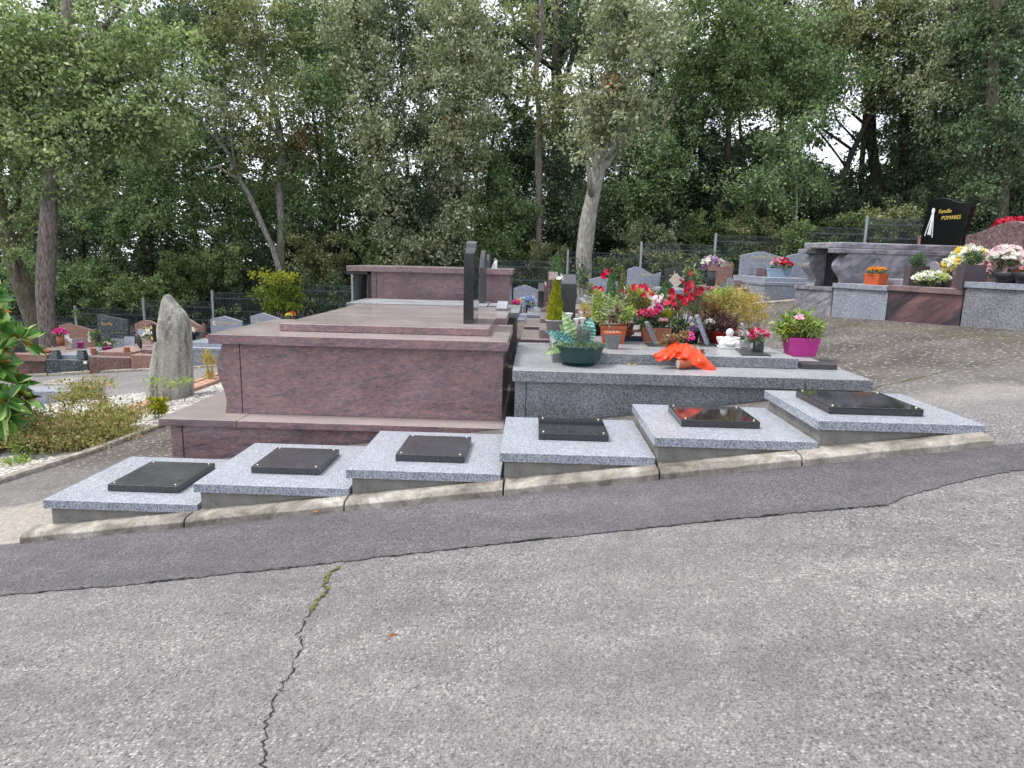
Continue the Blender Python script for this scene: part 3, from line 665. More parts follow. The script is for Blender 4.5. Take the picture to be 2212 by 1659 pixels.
# ------------------------------------------------------------------ headstones and graves facing the lane
def hs_outline(kind, w, h):
    if kind == 'gable': return [(0, 0), (w, 0), (w, h*.82), (w*.42, h), (0, h*.88)]
    if kind == 'gable2': return [(0, 0), (w, 0), (w*1.01, h*.78), (w*.5, h), (w*.38, h*.99), (0, h*.86)]
    if kind == 'slant': return [(w*.10, 0), (w, 0), (w*.97, h*.86), (w*.05, h), (0, h*.96), (w*.0, h*.72), (w*.06, h*.5), (w*.10, h*.3)]
    pts = [(w*.02, 0), (w*.98, 0)]
    n = 16
    for k in range(n+1):
        t_ = 1-k/n
        if kind == 'wave': z = h*(.90+.10*math.cos((t_-.27)*PI*1.9)-.02*t_) if t_ > .0 else h*.9
        elif kind == 'arch': z = h*(.84+.16*math.sin(t_*PI))
        elif kind == 'notch': z = h*(1.0-.22*abs(t_-.32)**.8) if t_ < .32 else h*(.93-.14*math.sin((t_-.32)/.68*PI/2)+.03*math.sin((t_-.32)/.68*PI*1.5))
        elif kind == 'wave2': z = h*(.82+.18*(.5-.5*math.cos(min(1, t_*1.25)*PI))) - (h*.05*max(0, t_-.85)/.15)
        pts.append((w*t_, z))
    return pts
def headstone(label, pl, pr, pyt, pyb, Y, kind, mat, th=.10, group=None, lean=0.0):
    a = aY(pl, pyb, Y); b = aY(pr, pyb, Y); zt = aY((pl+pr)/2, pyt, Y)[2]; zb = min(a[2], b[2])-.02
    H = thing('headstone', label, 'headstone', (a[0], Y, zb), 0, group)
    w = b[0]-a[0]; h = zt-zb
    o = part('stone', M().prism([(x+lean*z, z) for x, z in hs_outline(kind, w, h)], 'y', 0, th), mat, H, .006, local=True)
    return H, w, h, zb
def grave(label, pl, pr, pyt, Yf, Yb, mat, lidm=None, inset=.1, cap=True):
    a = aY(pl, pyt, Yf); b = aY(pr, pyt, Yf); zt = (a[2]+b[2])/2
    T = thing('granite_grave', label, 'grave', ((a[0]+b[0])/2, Yf, zt-.4))
    x0, x1 = a[0], b[0]
    if cap:
        part('plinth', M().box(x0+.02, x1-.02, Yf+.02, Yb, zt-.95, zt-.062), mat, T, .003)
        part('plinth_cap', M().box(x0, x1, Yf, Yb+.02, zt-.06, zt), mat, T, .004)
    else: part('plinth', M().box(x0+.004, x1-.004, Yf, Yb, zt-.95, zt), mat, T, .004)
    if lidm: part('lid', M().box(x0+inset, x1-inset, Yf+.25, Yb-.1, zt+.001, zt+.09), lidm, T, .006)
    return x0, x1, zt
G = {}
G['L1'] = grave('red granite grave at far left, behind the magnolia', -2, 96, 779, 17.1, 19.5, MT['redgranite'], MT['salmon'], cap=False)
G['L2'] = grave('dark green granite grave with two tapered vases on its front corners', 97, 189, 778, 16.4, 18.9, MT['green'], MT['bluegrey'], cap=False)
G['L3'] = grave('salmon-fronted grave immediately right of the dark green one', 190, 280, 772, 15.5, 18.0, MT['redgranite'], MT['salmon'], cap=False)
G['L4'] = grave('salmon-fronted grave partly hidden by the standing stone', 281, 372, 768, 15.0, 17.4, MT['salmon'], MT['redgranite'], cap=False)
G['L5'] = grave('blue-grey granite grave just right of the standing stone', 390, 480, 752, 14.3, 16.7, MT['bluegrey'], MT['slab'], .03)
hA = headstone('salmon wavy headstone with a white horse figure, left of the green one', 131, 207, 698, 752, 19.2, 'notch', MT['salmon'])
hB = headstone('dark green slanted headstone behind the green grave', 211, 278, 680, 752, 18.6, 'slant', MT['green'], lean=.06)
hC = headstone('salmon arched headstone with a gold cross, left of the standing stone', 294, 342, 692, 745, 17.7, 'arch', MT['salmon'])
hD = headstone('salmon wavy headstone just right of the standing stone', 396, 443, 690, 745, 17.1, 'wave', MT['salmon'])
hE = headstone('blue-grey gabled headstone with a crescent mark', 457, 524, 683, 740, 16.5, 'gable', MT['bluegrey'])
hF = headstone('blue-grey gabled headstone with a pale cross, beside the yellow-green bush', 543, 606, 676, 740, 16.3, 'gable', MT['bluegrey'])
G['L6'] = grave('low grey grave behind the left end of the red veined tomb', 500, 590, 735, 14.3, 16.6, MT['bluegrey'], MT['slab'], .03)
# middle
hG = headstone('blue-grey gabled headstone at the end of the narrow alley, with blue flowers before it', 1108, 1166, 615, 684, 18.5, 'gable', MT['bluegrey'])
G['M1'] = grave('low grey grave at the end of the narrow alley', 1104, 1172, 690, 16.4, 18.7, MT['bluegrey'], MT['slab'])
hH = headstone('blue-grey gabled headstone just right of the pale tree trunk', 1271, 1333, 597, 655, 18.0, 'gable', MT['bluegrey'])
G['M2'] = grave('grey grave right of the pale tree trunk, behind the flowers', 1262, 1340, 655, 16.0, 18.2, MT['bluegrey'], MT['slab'])
hI = headstone('blue-grey wavy headstone between the gabled one and the black one', 1351, 1423, 576, 645, 17.6, 'wave', MT['bluegrey'], lean=.03)
G['M3'] = grave('grey grave below the blue-grey wavy headstone', 1352, 1440, 648, 15.6, 17.8, MT['bluegrey'], MT['slab'])
hJ = headstone('dark slate headstone with a tall gold cross', 1437, 1512, 578, 638, 17.2, 'wave', MT['blackmat'])
G['M4'] = grave('dark-edged grave below the slate headstone with the gold cross', 1434, 1512, 636, 15.2, 17.4, MT['blackmat'], MT['slab'])
hK = headstone('salmon headstone leaning right, behind the mauve flowers', 1526, 1580, 555, 612, 16.9, 'notch', MT['salmon'], lean=.07)
G['M5'] = grave('dark red granite grave below the salmon leaning headstone', 1530, 1648, 633, 14.9, 17.0, MT['redgranite'], MT['redgranite'], .12, False)
hL = headstone('broad blue-grey headstone with a dove scene, left of the blue trough', 1597, 1694, 543, 606, 16.5, 'gable2', MT['bluegrey'], .12)
G['M6'] = grave('high blue-grey granite grave left of the swirled marble tomb', 1650, 1765, 611, 14.15, 16.8, MT['bluegrey'], MT['bluegrey'])
hM = headstone('blue-grey gabled headstone with a gold branch, left of the swirled marble tomb', 1696, 1768, 546, 606, 16.2, 'gable', MT['bluegrey'])
o = ribbon('row_kerb', [(2.4, 15.0), (4.4, 14.15), (5.6, 13.75)], .25, .06, MT['kerb'], 1.2); tag(o, kind='structure')

def ins(H, lines, mat):
    for s, x, z, sz in lines: text(s, sz, mat, H[0], (x*H[1], -.003, z*H[2]), shear=.15 if s[0] in 'Ff' else 0)
def cross(H, x, z, h, mat, w=.5, bar=.68):
    t_ = h*.022
    part('cross', M().box(x*H[1]-t_, x*H[1]+t_, -.006, .0, z*H[2], z*H[2]+h).box(x*H[1]-w*h/2, x*H[1]-t_, -.006, .0, z*H[2]+h*bar, z*H[2]+h*bar+2*t_).box(x*H[1]+t_, x*H[1]+w*h/2, -.006, .0, z*H[2]+h*bar, z*H[2]+h*bar+2*t_), mat, H[0], local=True)
ins(hG, [('Famille', .62, .66, .11), ('VRIVA', .72, .48, .13)], MT['palegold']); cross(hG, .25, .5, .22, MT['palegold'], .9, .35)
ins(hE, [('GUEMMOUDI', .48, .70, .10), ('Aissa', .66, .52, .09)], MT['palegold'])
m = M(); m.prism([(hE[1]*.14+.05*math.cos(a), hE[2]*.74+.05*math.sin(a)) for a in np.linspace(.8, 2*PI-.8, 14)]+[(hE[1]*.14+.02+.035*math.cos(a), hE[2]*.74+.035*math.sin(a)) for a in np.linspace(2*PI-.9, .9, 12)], 'y', -.005, 0); part('crescent', m, MT['white'], hE[0], local=True)
ins(hF, [('V. HEMER', .62, .60, .09)], MT['palegold']); cross(hF, .22, .45, .3, MT['palegold'], .7, .6)
ins(hJ, [('Famille', .62, .72, .10), ('___ ___ ___', .55, .50, .05), ('___ ___', .55, .44, .05)], MT['palegold']); cross(hJ, .22, .3, .42, MT['palegold'], .55, .68)
ins(hK, [('Famille', .60, .76, .085), ('SAUMET', .72, .65, .085), ('________', .62, .52, .06), ('_____', .64, .44, .06), ('_______', .62, .36, .06)], MT['palegold'])
ins(hL, [('Famille Fernand', .58, .76, .12), ('_____ ____', .50, .62, .08)], MT['palegold'])
ins(hM, [('Famille', .60, .74, .10), ('GAUBERT', .68, .54, .12)], MT['palegold'])
ins(hI, [('Famille', .60, .72, .10), ('____', .62, .58, .07), ('____', .62, .50, .07)], MT['palegold'])
ins(hH, [('Famille', .62, .70, .09)], MT['palegold'])
ins(hA, [('_______', .62, .45, .1), ('_______', .55, .36, .1), ('____', .15, .72, .1)], MT['palegold'])
ins(hB, [('Famille', .36, .70, .12), ('________', .70, .50, .1)], MT['gold']); cross(hC, .5, .35, .36, MT['palegold'], .55, .68)
ins(hD, [('Famille', .5, .62, .09), ('et Fernand', .55, .45, .09)], MT['palegold'])
for zz in (.58, .38): part('portrait', M().prism([(hA[1]*.85+.055*math.cos(a), hA[2]*zz+.075*math.sin(a)) for a in np.linspace(0, 2*PI, 17)[:-1]], 'y', -.012, 0), MT['white'], hA[0], local=True)
m = M()
for pts, rr in (([(.15, .62), (.22, .5), (.25, .38)], (.05, .07, .04)), ([(.19, .52), (.14, .42), (.13, .33)], (.05, .03, .015)), ([(.25, .40), (.34, .36), (.30, .26)], (.04, .03, .012)), ([(.24, .38), (.28, .30), (.36, .22)], (.04, .02, .012)), ([(.16, .62), (.10, .57)], (.04, .02))):
    m.tube([(x*hA[1], -.002, z*hA[2]) for x, z in pts], rr, 6)
for i, p in enumerate(m.v): m.v[i] = (p[0], max(-.006, min(-.001, p[1]*.1-.003)), p[2])
part('horse_engraving', m, MT['whitepaint'], hA[0], local=True)

# ------------------------------------------------------------------ right-hand row (rotated frame)
RA = (4.46, 11.98); RROT = math.atan2(.257, .967)     # local x = v (away from the path), local y = -u
def rthing(name, label, cat, u, v, z, group=None):
    return thing(name, label, cat, (RA[0]+.257*u+.967*v, RA[1]-.967*u+.257*v, z), RROT, group)
def rbox(v0, v1, u0, u1, z0, z1): return M().box(v0, v1, -u1, -u0, z0, z1)
T = rthing('marble_tomb', 'raised grey swirled marble tomb with scroll-shaped pilasters and a black door', 'tomb', 0, 0, 0)
part('plinth', rbox(.02, 2.9, .02, .955, -1.0, -.393), MT['swirl'], T, .003, local=True)
part('plinth_cap', rbox(0, 2.9, .0, .957, -.391, -.335), MT['swirl'], T, .004, local=True)
for u0, u1, zc in ((.0, .2, 0), (.76, .955, 0)):
    pr = [(x, z) for x, z in scroll(.34, -.334, .20, -1, .26)]
    part('pilaster', M().prism(pr+[(.55, .20), (.55, -.334)], 'y', -u1, -u0), MT['swirl'], T, .003, local=True)
    part('pilaster_cap', rbox(.02, .7, u0-.02, u1+.02, .202, .275), MT['swirl'], T, .012, local=True)
part('side_panel', rbox(.552, 2.5, .77, .95, -.334, .20), MT['swirl'], T, .003, local=True)
part('back_wall', rbox(.552, 2.5, .0, .19, -.334, .20), MT['swirl'], T, .003, local=True)
dr = part('door', rbox(.42, .46, .205, .755, -.334, .20), MT['black'], T, .003, local=True)
part('handle', M().lathe((.40, -.66, -.02), [(.028, -.03), (.034, 0), (.028, .03)], 12), MT['brass'], dr, 0, True, local=True)
part('lid', rbox(.702, 2.55, -.02, .98, .202, .275), MT['swirl'], T, .01, local=True)
part('top_slab', rbox(.10, 2.62, .02, .93, .277, .375), MT['swirl'], T, .02, local=True)
H = rthing('headstone', 'tall glossy black headstone with gold lettering and a white waterfall of light', 'headstone', .5, 2.42, .376)
pts = [(-z_, 0) for z_ in ()]
w_, h_ = .93, .80
ol = [(-w_*.5, 0), (w_*.40, 0), (w_*.47, h_*.5), (w_*.56, h_*.93)]
for k in range(14):
    t_ = 1-k/13; ol.append((-w_*.42+w_*.90*t_, h_*(.94+.07*math.cos((t_-.30)*PI*1.7))))
ol += [(-w_*.42, h_*.9), (-w_*.5, h_*.3)]
mm = M().prism([(-p[0], p[1]) for p in ol], 'x', 0, .09)
part('stone', mm, MT['jet'], H, .006, local=True)
RT = (PI/2, 0, -PI/2)
text('Famille', .095, MT['gold'], H, (-.003, .02, .55), RT, shear=.2, ext=.002)
text('POMARES', .09, MT['gold'], H, (-.003, -.12, .44), RT, shear=.1, ext=.002)
m = M()
for yA, zA, yB, zB, w0 in ((.28, .56, .385, .18, .008), (.25, .56, .22, .15, .008), (.275, .54, .31, .20, .02), (.26, .54, .27, .19, .012)):
    m.hexa([(-.002, yB-w0, zB), (-.002, yB+w0, zB), (0, yB+w0, zB), (0, yB-w0, zB)], [(-.002, yA-.008, zA), (-.002, yA+.008, zA), (0, yA+.008, zA), (0, yA-.008, zA)])
m.prism([(.265+.035*math.cos(a), .60+.05*math.sin(a)) for a in np.linspace(0, 2*PI, 13)[:-1]], 'x', -.003, 0)
part('engraving', m, MT['whitepaint'], H, local=True)

def rgrave(label, u0, u1, zt, mat, cap, lidm=None):
    T = rthing('granite_grave', label, 'grave', (u0+u1)/2, 0, zt)
    L = (u1-u0)/2
    part('front_panel', M().box(.03, .07, -L+.006, L-.006, -.75, -.074), mat, T, .002, local=True)
    part('plinth', M().box(.074, 2.4, -L+.006, L-.006, -.75, -.074), mat, T, .002, local=True)
    part('plinth_cap', M().box(0, 2.42, -L, L, -.072, 0), cap, T, .004, local=True)
    if lidm: part('lid', M().box(.45, 2.1, -L+.15, L-.15, .001, .09), lidm, T, .005, local=True)
    return T
rgrave('blue-grey granite grave with the orange marigold trough on it', .965, 2.115, -.262, MT['bluegrey'], MT['bluegrey'], MT['swirl'])
rgrave('grave with a red and black banded marble front', 2.125, 3.35, -.247, MT['band'], MT['pinktop'], MT['purple'])
rgrave('grey speckled granite grave at the right edge of the picture', 3.36, 5.1, -.152, MT['grey'], MT['bluegrey'], MT['blackmat'])
def rhs(label, u, v, z, w, h, kind, mat, flip=False, th=.12):
    H = rthing('headstone', label, 'headstone', u, v, z)
    ol = hs_outline(kind, w, h); s_ = -1
    part('stone', M().prism([((s_*(x-w/2)) , zz) for x, zz in ol], 'x', 0, th), mat, H, .008, local=True); return H, w, h
H = rhs('plain purple-brown headstone with one high rounded shoulder, right of the glossy black one', 1.62, 2.25, -.26, 1.0, .98, 'wave2', MT['purple'])
H = rhs('blue-grey gabled headstone behind the pale pink flowers', 2.9, 2.2, -.25, 1.1, .76, 'gable', MT['bluegrey'])
text('Famille', .11, MT['palegold'], H[0], (-.003, .12, .52), RT, shear=.15); text('________', .11, MT['palegold'], H[0], (-.003, -.15, .40), RT)
H = rhs('blue-grey headstone at the right picture edge, beside the pink flowers', 4.15, 2.1, -.15, 1.0, .62, 'arch', MT['bluegrey'])
hh = headstone('low salmon headstone seen over the marble tomb lid, left of the glossy black one', 1983, 2053, 506, 545, 18.5, 'notch', MT['salmon'])

# ------------------------------------------------------------------ menhir and the bed on the left
S = thing('standing_stone', 'tall rough grey lichened standing stone with a small black plaque', 'standing stone', (-5.45, 9.9, -2.2))
mo = [(885, 310, 402), (850, 313, 399), (815, 316, 399), (778, 322, 399), (740, 328, 399), (703, 334, 398), (690, 336, 394), (675, 338, 386), (660, 340, 368), (650, 342, 359), (643, 345, 355), (637, 348, 352)]
lv = [(aY(xa, y_, 9.8)[2], aY(xa, y_, 9.8)[0], aY(xb, y_, 9.8)[0], max(.06, .30-.02*q_)) for q_, (y_, xa, xb) in enumerate(mo)]
m = M(); n = 18
for j, (z, xa, xb, d) in enumerate(lv):
    for k in range(n):
        a = 2*PI*k/n; r_ = 1+.03*math.sin(3*a+j*.6)+.02*math.sin(7*a+2*j)+rnd.uniform(-.035, .035)
        ca, sa = math.cos(a), math.sin(a); p_ = .62
        m.v.append(((xa+xb)/2+(xb-xa)/2*math.copysign(abs(ca)**p_, ca)*r_, 9.95+d*math.copysign(abs(sa)**p_, sa)*r_, z+rnd.uniform(-.015, .015)))
for j in range(len(lv)-1):
    for k in range(n): a, b = j*n+k, j*n+(k+1) % n; m.f.append((a, b, b+n, a+n))
m.f.append(tuple(range(n))[::-1]); m.f.append(tuple(range((len(lv)-1)*n, len(lv)*n)))
o = part('stone', m, MT['rock'], S, 0, True); s_ = o.modifiers.new('sub', 'SUBSURF'); s_.levels = 1; s_.render_levels = 2
pl = thing('memorial_plaque', 'small black plaque with gold panels on the left face of the standing stone', 'plaque', aY(331, 719, 9.52), -.75)
part('board', M().box(-.065, .065, -.02, .02, -.125, .125), MT['black'], pl, .004, local=True)
for z0, z1 in ((.055, .10), (-.10, -.055)): part('gilt_panel', M().box(-.035, .035, -.024, -.02, z0, z1), MT['gold'], pl, local=True)
part('portrait', M().box(-.012, .012, -.024, -.02, -.02, .025), MT['white'], pl, local=True)

def edging(label, p0, p1, w=.12, h=.10):
    L = math.hypot(p1[0]-p0[0], p1[1]-p0[1]); a = math.atan2(p1[1]-p0[1], p1[0]-p0[0])
    T = thing('terracotta_edging', label, 'edging', (p0[0], p0[1], float(zg(*p0))), a)
    k = max(2, round(L/.42)); m = M()
    for i in range(k):
        s0, s1 = L*i/k+.004, L*(i+1)/k-.004
        za = float(zg(p0[0]+math.cos(a)*s0, p0[1]+math.sin(a)*s0))-T.location.z; zb2 = float(zg(p0[0]+math.cos(a)*s1, p0[1]+math.sin(a)*s1))-T.location.z
        m.hexa([(s0, -w/2, za-.1), (s1, -w/2, zb2-.1), (s1, w/2, zb2-.1), (s0, w/2, za-.1)], [(s0, -w/2, za+h), (s1, -w/2, zb2+h), (s1, w/2, zb2+h), (s0, w/2, za+h)])
    part('bricks', m, MT['edging'], T, .01, local=True)
pA, pB = aG(262, 893, .05), aG(478, 818, .05)
edging('long terracotta brick edging running behind the small yellow shrub', pA[:2], pB[:2], .22, .09)
pA, pB = aG(402, 834, .05), aG(478, 808, .05)
edging('short terracotta edging strip right of the standing stone', pA[:2], pB[:2], .12, .09)
pA, pB = aG(-60, 1000), aG(34, 962)
edging('terracotta edging at the left picture edge below the shrubs', pA[:2], pB[:2], .2, .08)
T = thing('granite_block', 'pale granite block lying behind the rusty groundcover shrub', 'block', (-8.2, 11.0, -2.6), .25)
part('block', M().box(-.45, .85, -.2, .25, -.2, .27), MT['bluegrey'], T, .01, local=True)
T = thing('manhole_cover', 'oval concrete manhole cover in the lane on the left', 'manhole cover', (-10.1, 14.3, float(zg(-10.1, 14.3))))
part('cover', M().lathe((-10.1, 14.3, float(zg(-10.1, 14.3))), [(.42, -.05), (.42, .02), (.40, .03)], 28), MT['kerb'], T)
for px_ in (121, 178.5):
    a = aY(px_, 775, 16.55)
    T = thing('stone_vase', 'tapered dark stone vase on the %s front corner of the green grave' % ('left' if px_ < 150 else 'right'), 'vase', a)
    m = M().hexa([(a[0]-.11, 16.45, a[2]), (a[0]+.11, 16.45, a[2]), (a[0]+.11, 16.65, a[2]), (a[0]-.11, 16.65, a[2])], [(a[0]-.075, 16.48, a[2]+.20), (a[0]+.075, 16.48, a[2]+.20), (a[0]+.075, 16.62, a[2]+.20), (a[0]-.075, 16.62, a[2]+.20)])
    part('body', m, MT['green'], T, .005); part('rim', M().box(a[0]-.08, a[0]+.08, 16.475, 16.625, a[2]+.201, a[2]+.215), MT['green'], T)

# ------------------------------------------------------------------ fence
T = thing('mesh_fence', 'welded wire mesh fence with grey posts, stepping up along the edge of the wood', 'fence', (0, 23.3, 0))
for k in range(-10, 6):
    x = 1.105+2.43*k; zt = .314+.134*(x-1.105)
    part('post', M().box(x-.033, x+.033, 23.27, 23.33, zt-1.6, zt+.02), MT['post'], T)
    if k < 5:
        m = M(); x1 = x+2.43; zz = zt-.05
        for q in range(1, 46):
            xx = x+.03+q*(2.37/46); m.box(xx-.004, xx+.004, 23.297, 23.303, zz-1.35, zz)
        for hz in (0, .18, .20, .62, .64, 1.06, 1.08, 1.33):
            m.box(x+.03, x1-.03, 23.289, 23.296, zz-hz-.012, zz-hz)
        part('mesh_panel', m, MT['wire'], T)

# ------------------------------------------------------------------ trees
def tree(label, path, Y, w0, w1, barkm, leafm, blobs, dens=13.0, L=.13, limbs=(), extra=None, name='tree', hang=-.35, dy=1.0):
    P = [aY(x, y, Y) for x, y in path]
    base = (P[0][0], Y, float(zg(P[0][0], Y))-.1)
    if P[0][2] > base[2]+.15: P = [base]+P
    T = thing(name, label, 'tree', base, 0, 'trees of the wood')
    n = len(P); r0 = w0*Y/F/2; r1 = w1*Y/F/2
    # subdivide the trunk and let it waver
    Q = []; R = []
    for i in range(n-1):
        for k in range(4):
            t_ = k/4; q = [P[i][c]+(P[i+1][c]-P[i][c])*t_ for c in range(3)]
            g = (i+t_)/(n-1)
            Q.append((q[0]+.03*math.sin(7*g+Y), q[1]+.25*math.sin(3*g+path[0][0]), q[2])); R.append((r0+(r1-r0)*g)*(1+.07*math.sin(17*g+Y)+(.25 if i+k == 0 else 0)))
    Q.append(P[-1]); R.append(r1)
    part('trunk', M().tube(Q, R, 12), barkm, T, 0, True)
    Qn = np.array(Q)
    lm = M()
    for lp in limbs:
        pts = [aY(x, y, Y) for x, y in lp[0]]; rr = [lp[1]*Y/F/2*(1-.75*i/(len(pts)-1)) for i in range(len(pts))]
        lm.tube(pts, rr, 7)
    vs = []; 
    for b in blobs:
        c = aY(b[0], b[1], Y+rnd.uniform(-1.0, .25)*dy); rx = b[2]*Y/F; rz = b[3]*Y/F; d = b[4] if len(b) > 4 else 1.0
        k = max(3, int(dens*d*PI*rx*rz))
        v, cc = clumps(c, (rx, max(.5, min(rx, 1.6))*dy, rz), k, 62, .24, L, L*.52, (0, 0, hang))
        vs.append(v)
        # limb from the trunk to the blob and twigs to the clusters
        low = Qn[Qn[:, 2] < c[2]+.3]; low = low if len(low) else Qn[-1:]
        j = low[np.argmin(np.linalg.norm(low-np.array(c)+np.array([0, 0, .8]), axis=1))]
        mid = (np.array(j)+np.array(c))/2+np.array([rnd.uniform(-.2, .2), rnd.uniform(-.2, .2), -.15])
        lm.tube([j, mid, c], [r1*.75, r1*.5, r1*.28], 6)
        for q in cc[:max(3, k//16)]:
            m2 = (np.array(c)+q)/2+rng.normal(size=3)*.12
            lm.tube([c, m2, q], [r1*.22+.006, .012, .005], 4)
    if lm.v: part('branches', lm, barkm, T, 0, True)
    if vs: fast_mesh('crown', np.concatenate(vs), 4, leafm, T)
    if extra:
        for nm, mat, bl in extra:
            vv = []
            for b in bl:
                c = aY(b[0], b[1], Y-.4); v, _ = clumps(c, (b[2]*Y/F, .5, b[3]*Y/F), max(3, int(dens*1.6*PI*b[2]*b[3]*(Y/F)**2)), 55, .16, L*.85, L*.45, (0, 0, -.8)); vv.append(v)
            fast_mesh(nm, np.concatenate(vv), 4, mat, T)
    return T
BK, BP, BD, BM = MT['bark'], MT['barkpale'], MT['barkdark'], MT['barkmoss']
tree('mossy brown trunk leaning left at the far left edge', [(64, 712), (48, 640), (24, 560), (4, 470), (-14, 380), (-40, 200)], 20.6, 44, 28, BM, LF['oak'], [(20, 250, 110, 120), (40, 400, 80, 70, .8), (-60, 120, 120, 140), (30, 560, 60, 40, .5), (70, 470, 50, 40, .6)])
tree('stout straight grey trunk with a knot, left of the salmon horse headstone', [(110, 742), (107, 640), (117, 520), (122, 420), (140, 250), (148, 100), (150, -80)], 20.0, 42, 24, BK, LF['oak'],
     [(70, 150, 120, 100), (230, 150, 140, 100), (350, 150, 80, 90), (120, 290, 105, 80), (250, 270, 110, 80), (60, 40, 100, 60), (260, 20, 70, 40, .6), (175, 390, 70, 45, .8), (330, 250, 70, 60, .8), (110, 430, 40, 30, .5)], L=.14)
tree('slender pale trunk leaning left with bare lichened limbs', [(603, 585), (586, 540), (562, 490), (531, 420), (508, 380), (490, 330), (452, 286), (420, 245)], 24.6, 15, 6, BP, LF['sage'], [(430, 220, 60, 50, .5), (520, 230, 50, 60, .5)],
     limbs=[([(512, 386), (470, 360), (440, 368), (424, 345)], 8), ([(507, 362), (500, 300), (492, 250), (480, 210)], 7), ([(470, 305), (462, 270), (410, 230), (395, 200)], 6)])
tree('mossy-footed pale trunk right of the leaning lichened one', [(608, 575), (611, 480), (603, 400), (615, 330), (592, 230), (562, 130), (542, 20), (536, -60)], 25.4, 20, 9, BP, LF['olive'], [(560, 70, 100, 80), (600, 220, 80, 80, .7), (655, 330, 60, 70, .8), (490, 40, 80, 60, .7), (560, 320, 60, 60, .6)],
     limbs=[([(608, 300), (560, 250), (520, 190), (500, 120)], 9), ([(612, 350), (588, 320), (570, 280)], 6)])
tree('thin trunk with a hanging bunch of dead brown leaves', [(697, 520), (693, 400), (682, 300), (668, 220)], 25.0, 9, 4, BD, LF['mid'], [(690, 190, 60, 80, .8), (660, 420, 50, 60, .7)], extra=[('dead_leaves', LF['dry'], [(656, 298, 10, 30)])])
tree('trunk clad in grey-green hanging leaves, above the black column tomb', [(856, 620), (850, 520), (829, 400), (802, 250), (776, 100), (762, -60)], 24.2, 16, 12, BD, LF['sage'], [(775, 50, 70, 90, 1.2), (795, 180, 72, 80, 1.3), (815, 300, 58, 70, 1.3), (842, 410, 45, 70, 1.2), (858, 520, 45, 60, 1.1), (880, 590, 50, 30, .8)])
tree('bare pale bent trunk between two leaf-clad trunks', [(936, 620), (936, 520), (930, 430), (926, 360), (913, 300), (910, 220), (905, 100), (898, -40)], 24.8, 17, 10, BP, LF['dark'], [(870, 60, 60, 60, .45), (930, 20, 60, 50, .5), (905, 320, 46, 60, .7), (890, 440, 50, 60, .9)],
     limbs=[([(910, 200), (880, 130), (870, 60)], 8), ([(908, 160), (868, 120), (850, 60)], 6)])
tree('second leaf-clad trunk, right of the bare pale bent trunk', [(986, 590), (986, 400), (991, 250), (1000, 100), (1006, -60)], 23.9, 15, 12, BD, LF['sage'], [(985, 50, 78, 80, 1.1), (955, 180, 80, 60, 1.1), (990, 280, 70, 70, 1.2), (985, 390, 46, 70, 1.2), (992, 480, 38, 60), (1060, 165, 70, 45, .9), (960, 530, 40, 40)], extra=[('dead_leaves', LF['rust'], [(975, 275, 8, 14), (1010, 150, 7, 8)])])
tree('slim dark tree behind the tall black stele', [(1085, 600), (1064, 500), (1055, 420), (1062, 330), (1070, 230)], 25.5, 10, 5, BD, LF['mid'], [(1060, 400, 55, 70), (1100, 480, 60, 55), (1035, 310, 45, 55, .8), (1040, 520, 50, 40)])
tree('tall slim grey trunk with a mistletoe clump, centre of the wood', [(1163, 620), (1162, 480), (1163, 350), (1166, 250), (1160, 150), (1172, 60), (1166, -80)], 25.0, 15, 10, BK, LF['olive'], [(1190, 230, 65, 55, .8), (1150, 45, 55, 55, .5), (1215, 270, 40, 40, .7)], extra=[('mistletoe', LF['olive'], [(1140, 162, 18, 16)])])
tree('thick dark forked trunk just behind the slim grey one', [(1192, 560), (1196, 400), (1205, 280), (1200, 150), (1206, 30), (1211, -80)], 28.5, 26, 18, BD, LF['dark'], [(1255, 70, 75, 70, .6), (1205, 340, 60, 60, .7), (1110, 80, 70, 60, .6), (1190, 440, 60, 50)], limbs=[([(1206, 210), (1238, 120), (1258, 40), (1275, -50)], 15)])
tree('big pale-barked tree with a leaf-clad top, centre right, in front of the fence', [(1262, 640), (1262, 560), (1272, 480), (1285, 410), (1298, 345), (1314, 250), (1330, 120), (1342, -60)], 21.0, 37, 24, BP, LF['sage'],
     [(1322, 130, 58, 75, 1.1), (1300, 225, 60, 50, 1.1), (1288, 295, 50, 42, 1.0), (1268, 345, 26, 22, .7), (1330, 330, 26, 20, .6), (1380, 215, 42, 50, .9), (1335, 30, 70, 60), (1405, 120, 50, 50, .8), (1420, 40, 50, 50, .8), (1255, 180, 26, 40, .5), (1350, 275, 34, 34, .8)], extra=[('ivy', LF['ivy'], [(1258, 590, 12, 26)]), ('dead_leaves', LF['rust'], [(1323, 180, 10, 12), (1355, 222, 8, 10)])])
tree('tree with a pale limb forking right of the big pale-barked tree', [(1415, 500), (1425, 360), (1437, 270), (1462, 205), (1485, 150), (1500, 60)], 26.2, 12, 8, BK, LF['mid'], [(1480, 100, 85, 80), (1425, 330, 80, 60), (1395, 420, 80, 50), (1555, 180, 70, 70)])
tree('dense dark evergreen in the middle right of the wood', [(1510, 520), (1508, 380), (1515, 260)], 27.5, 16, 10, BD, LF['dark'], [(1510, 330, 100, 80, 1.3), (1450, 250, 70, 60), (1550, 420, 90, 60, 1.2), (1460, 430, 70, 50, 1.1)])
tree('bright green leafy tree right of centre', [(1572, 500), (1576, 300), (1580, 150), (1580, 0)], 25.6, 14, 9, BD, LF['bright'], [(1570, 120, 85, 85, .8), (1500, 20, 75, 50, .6), (1640, 50, 80, 70, .8), (1600, 225, 70, 55, .7), (1560, 10, 70, 50, .7)])
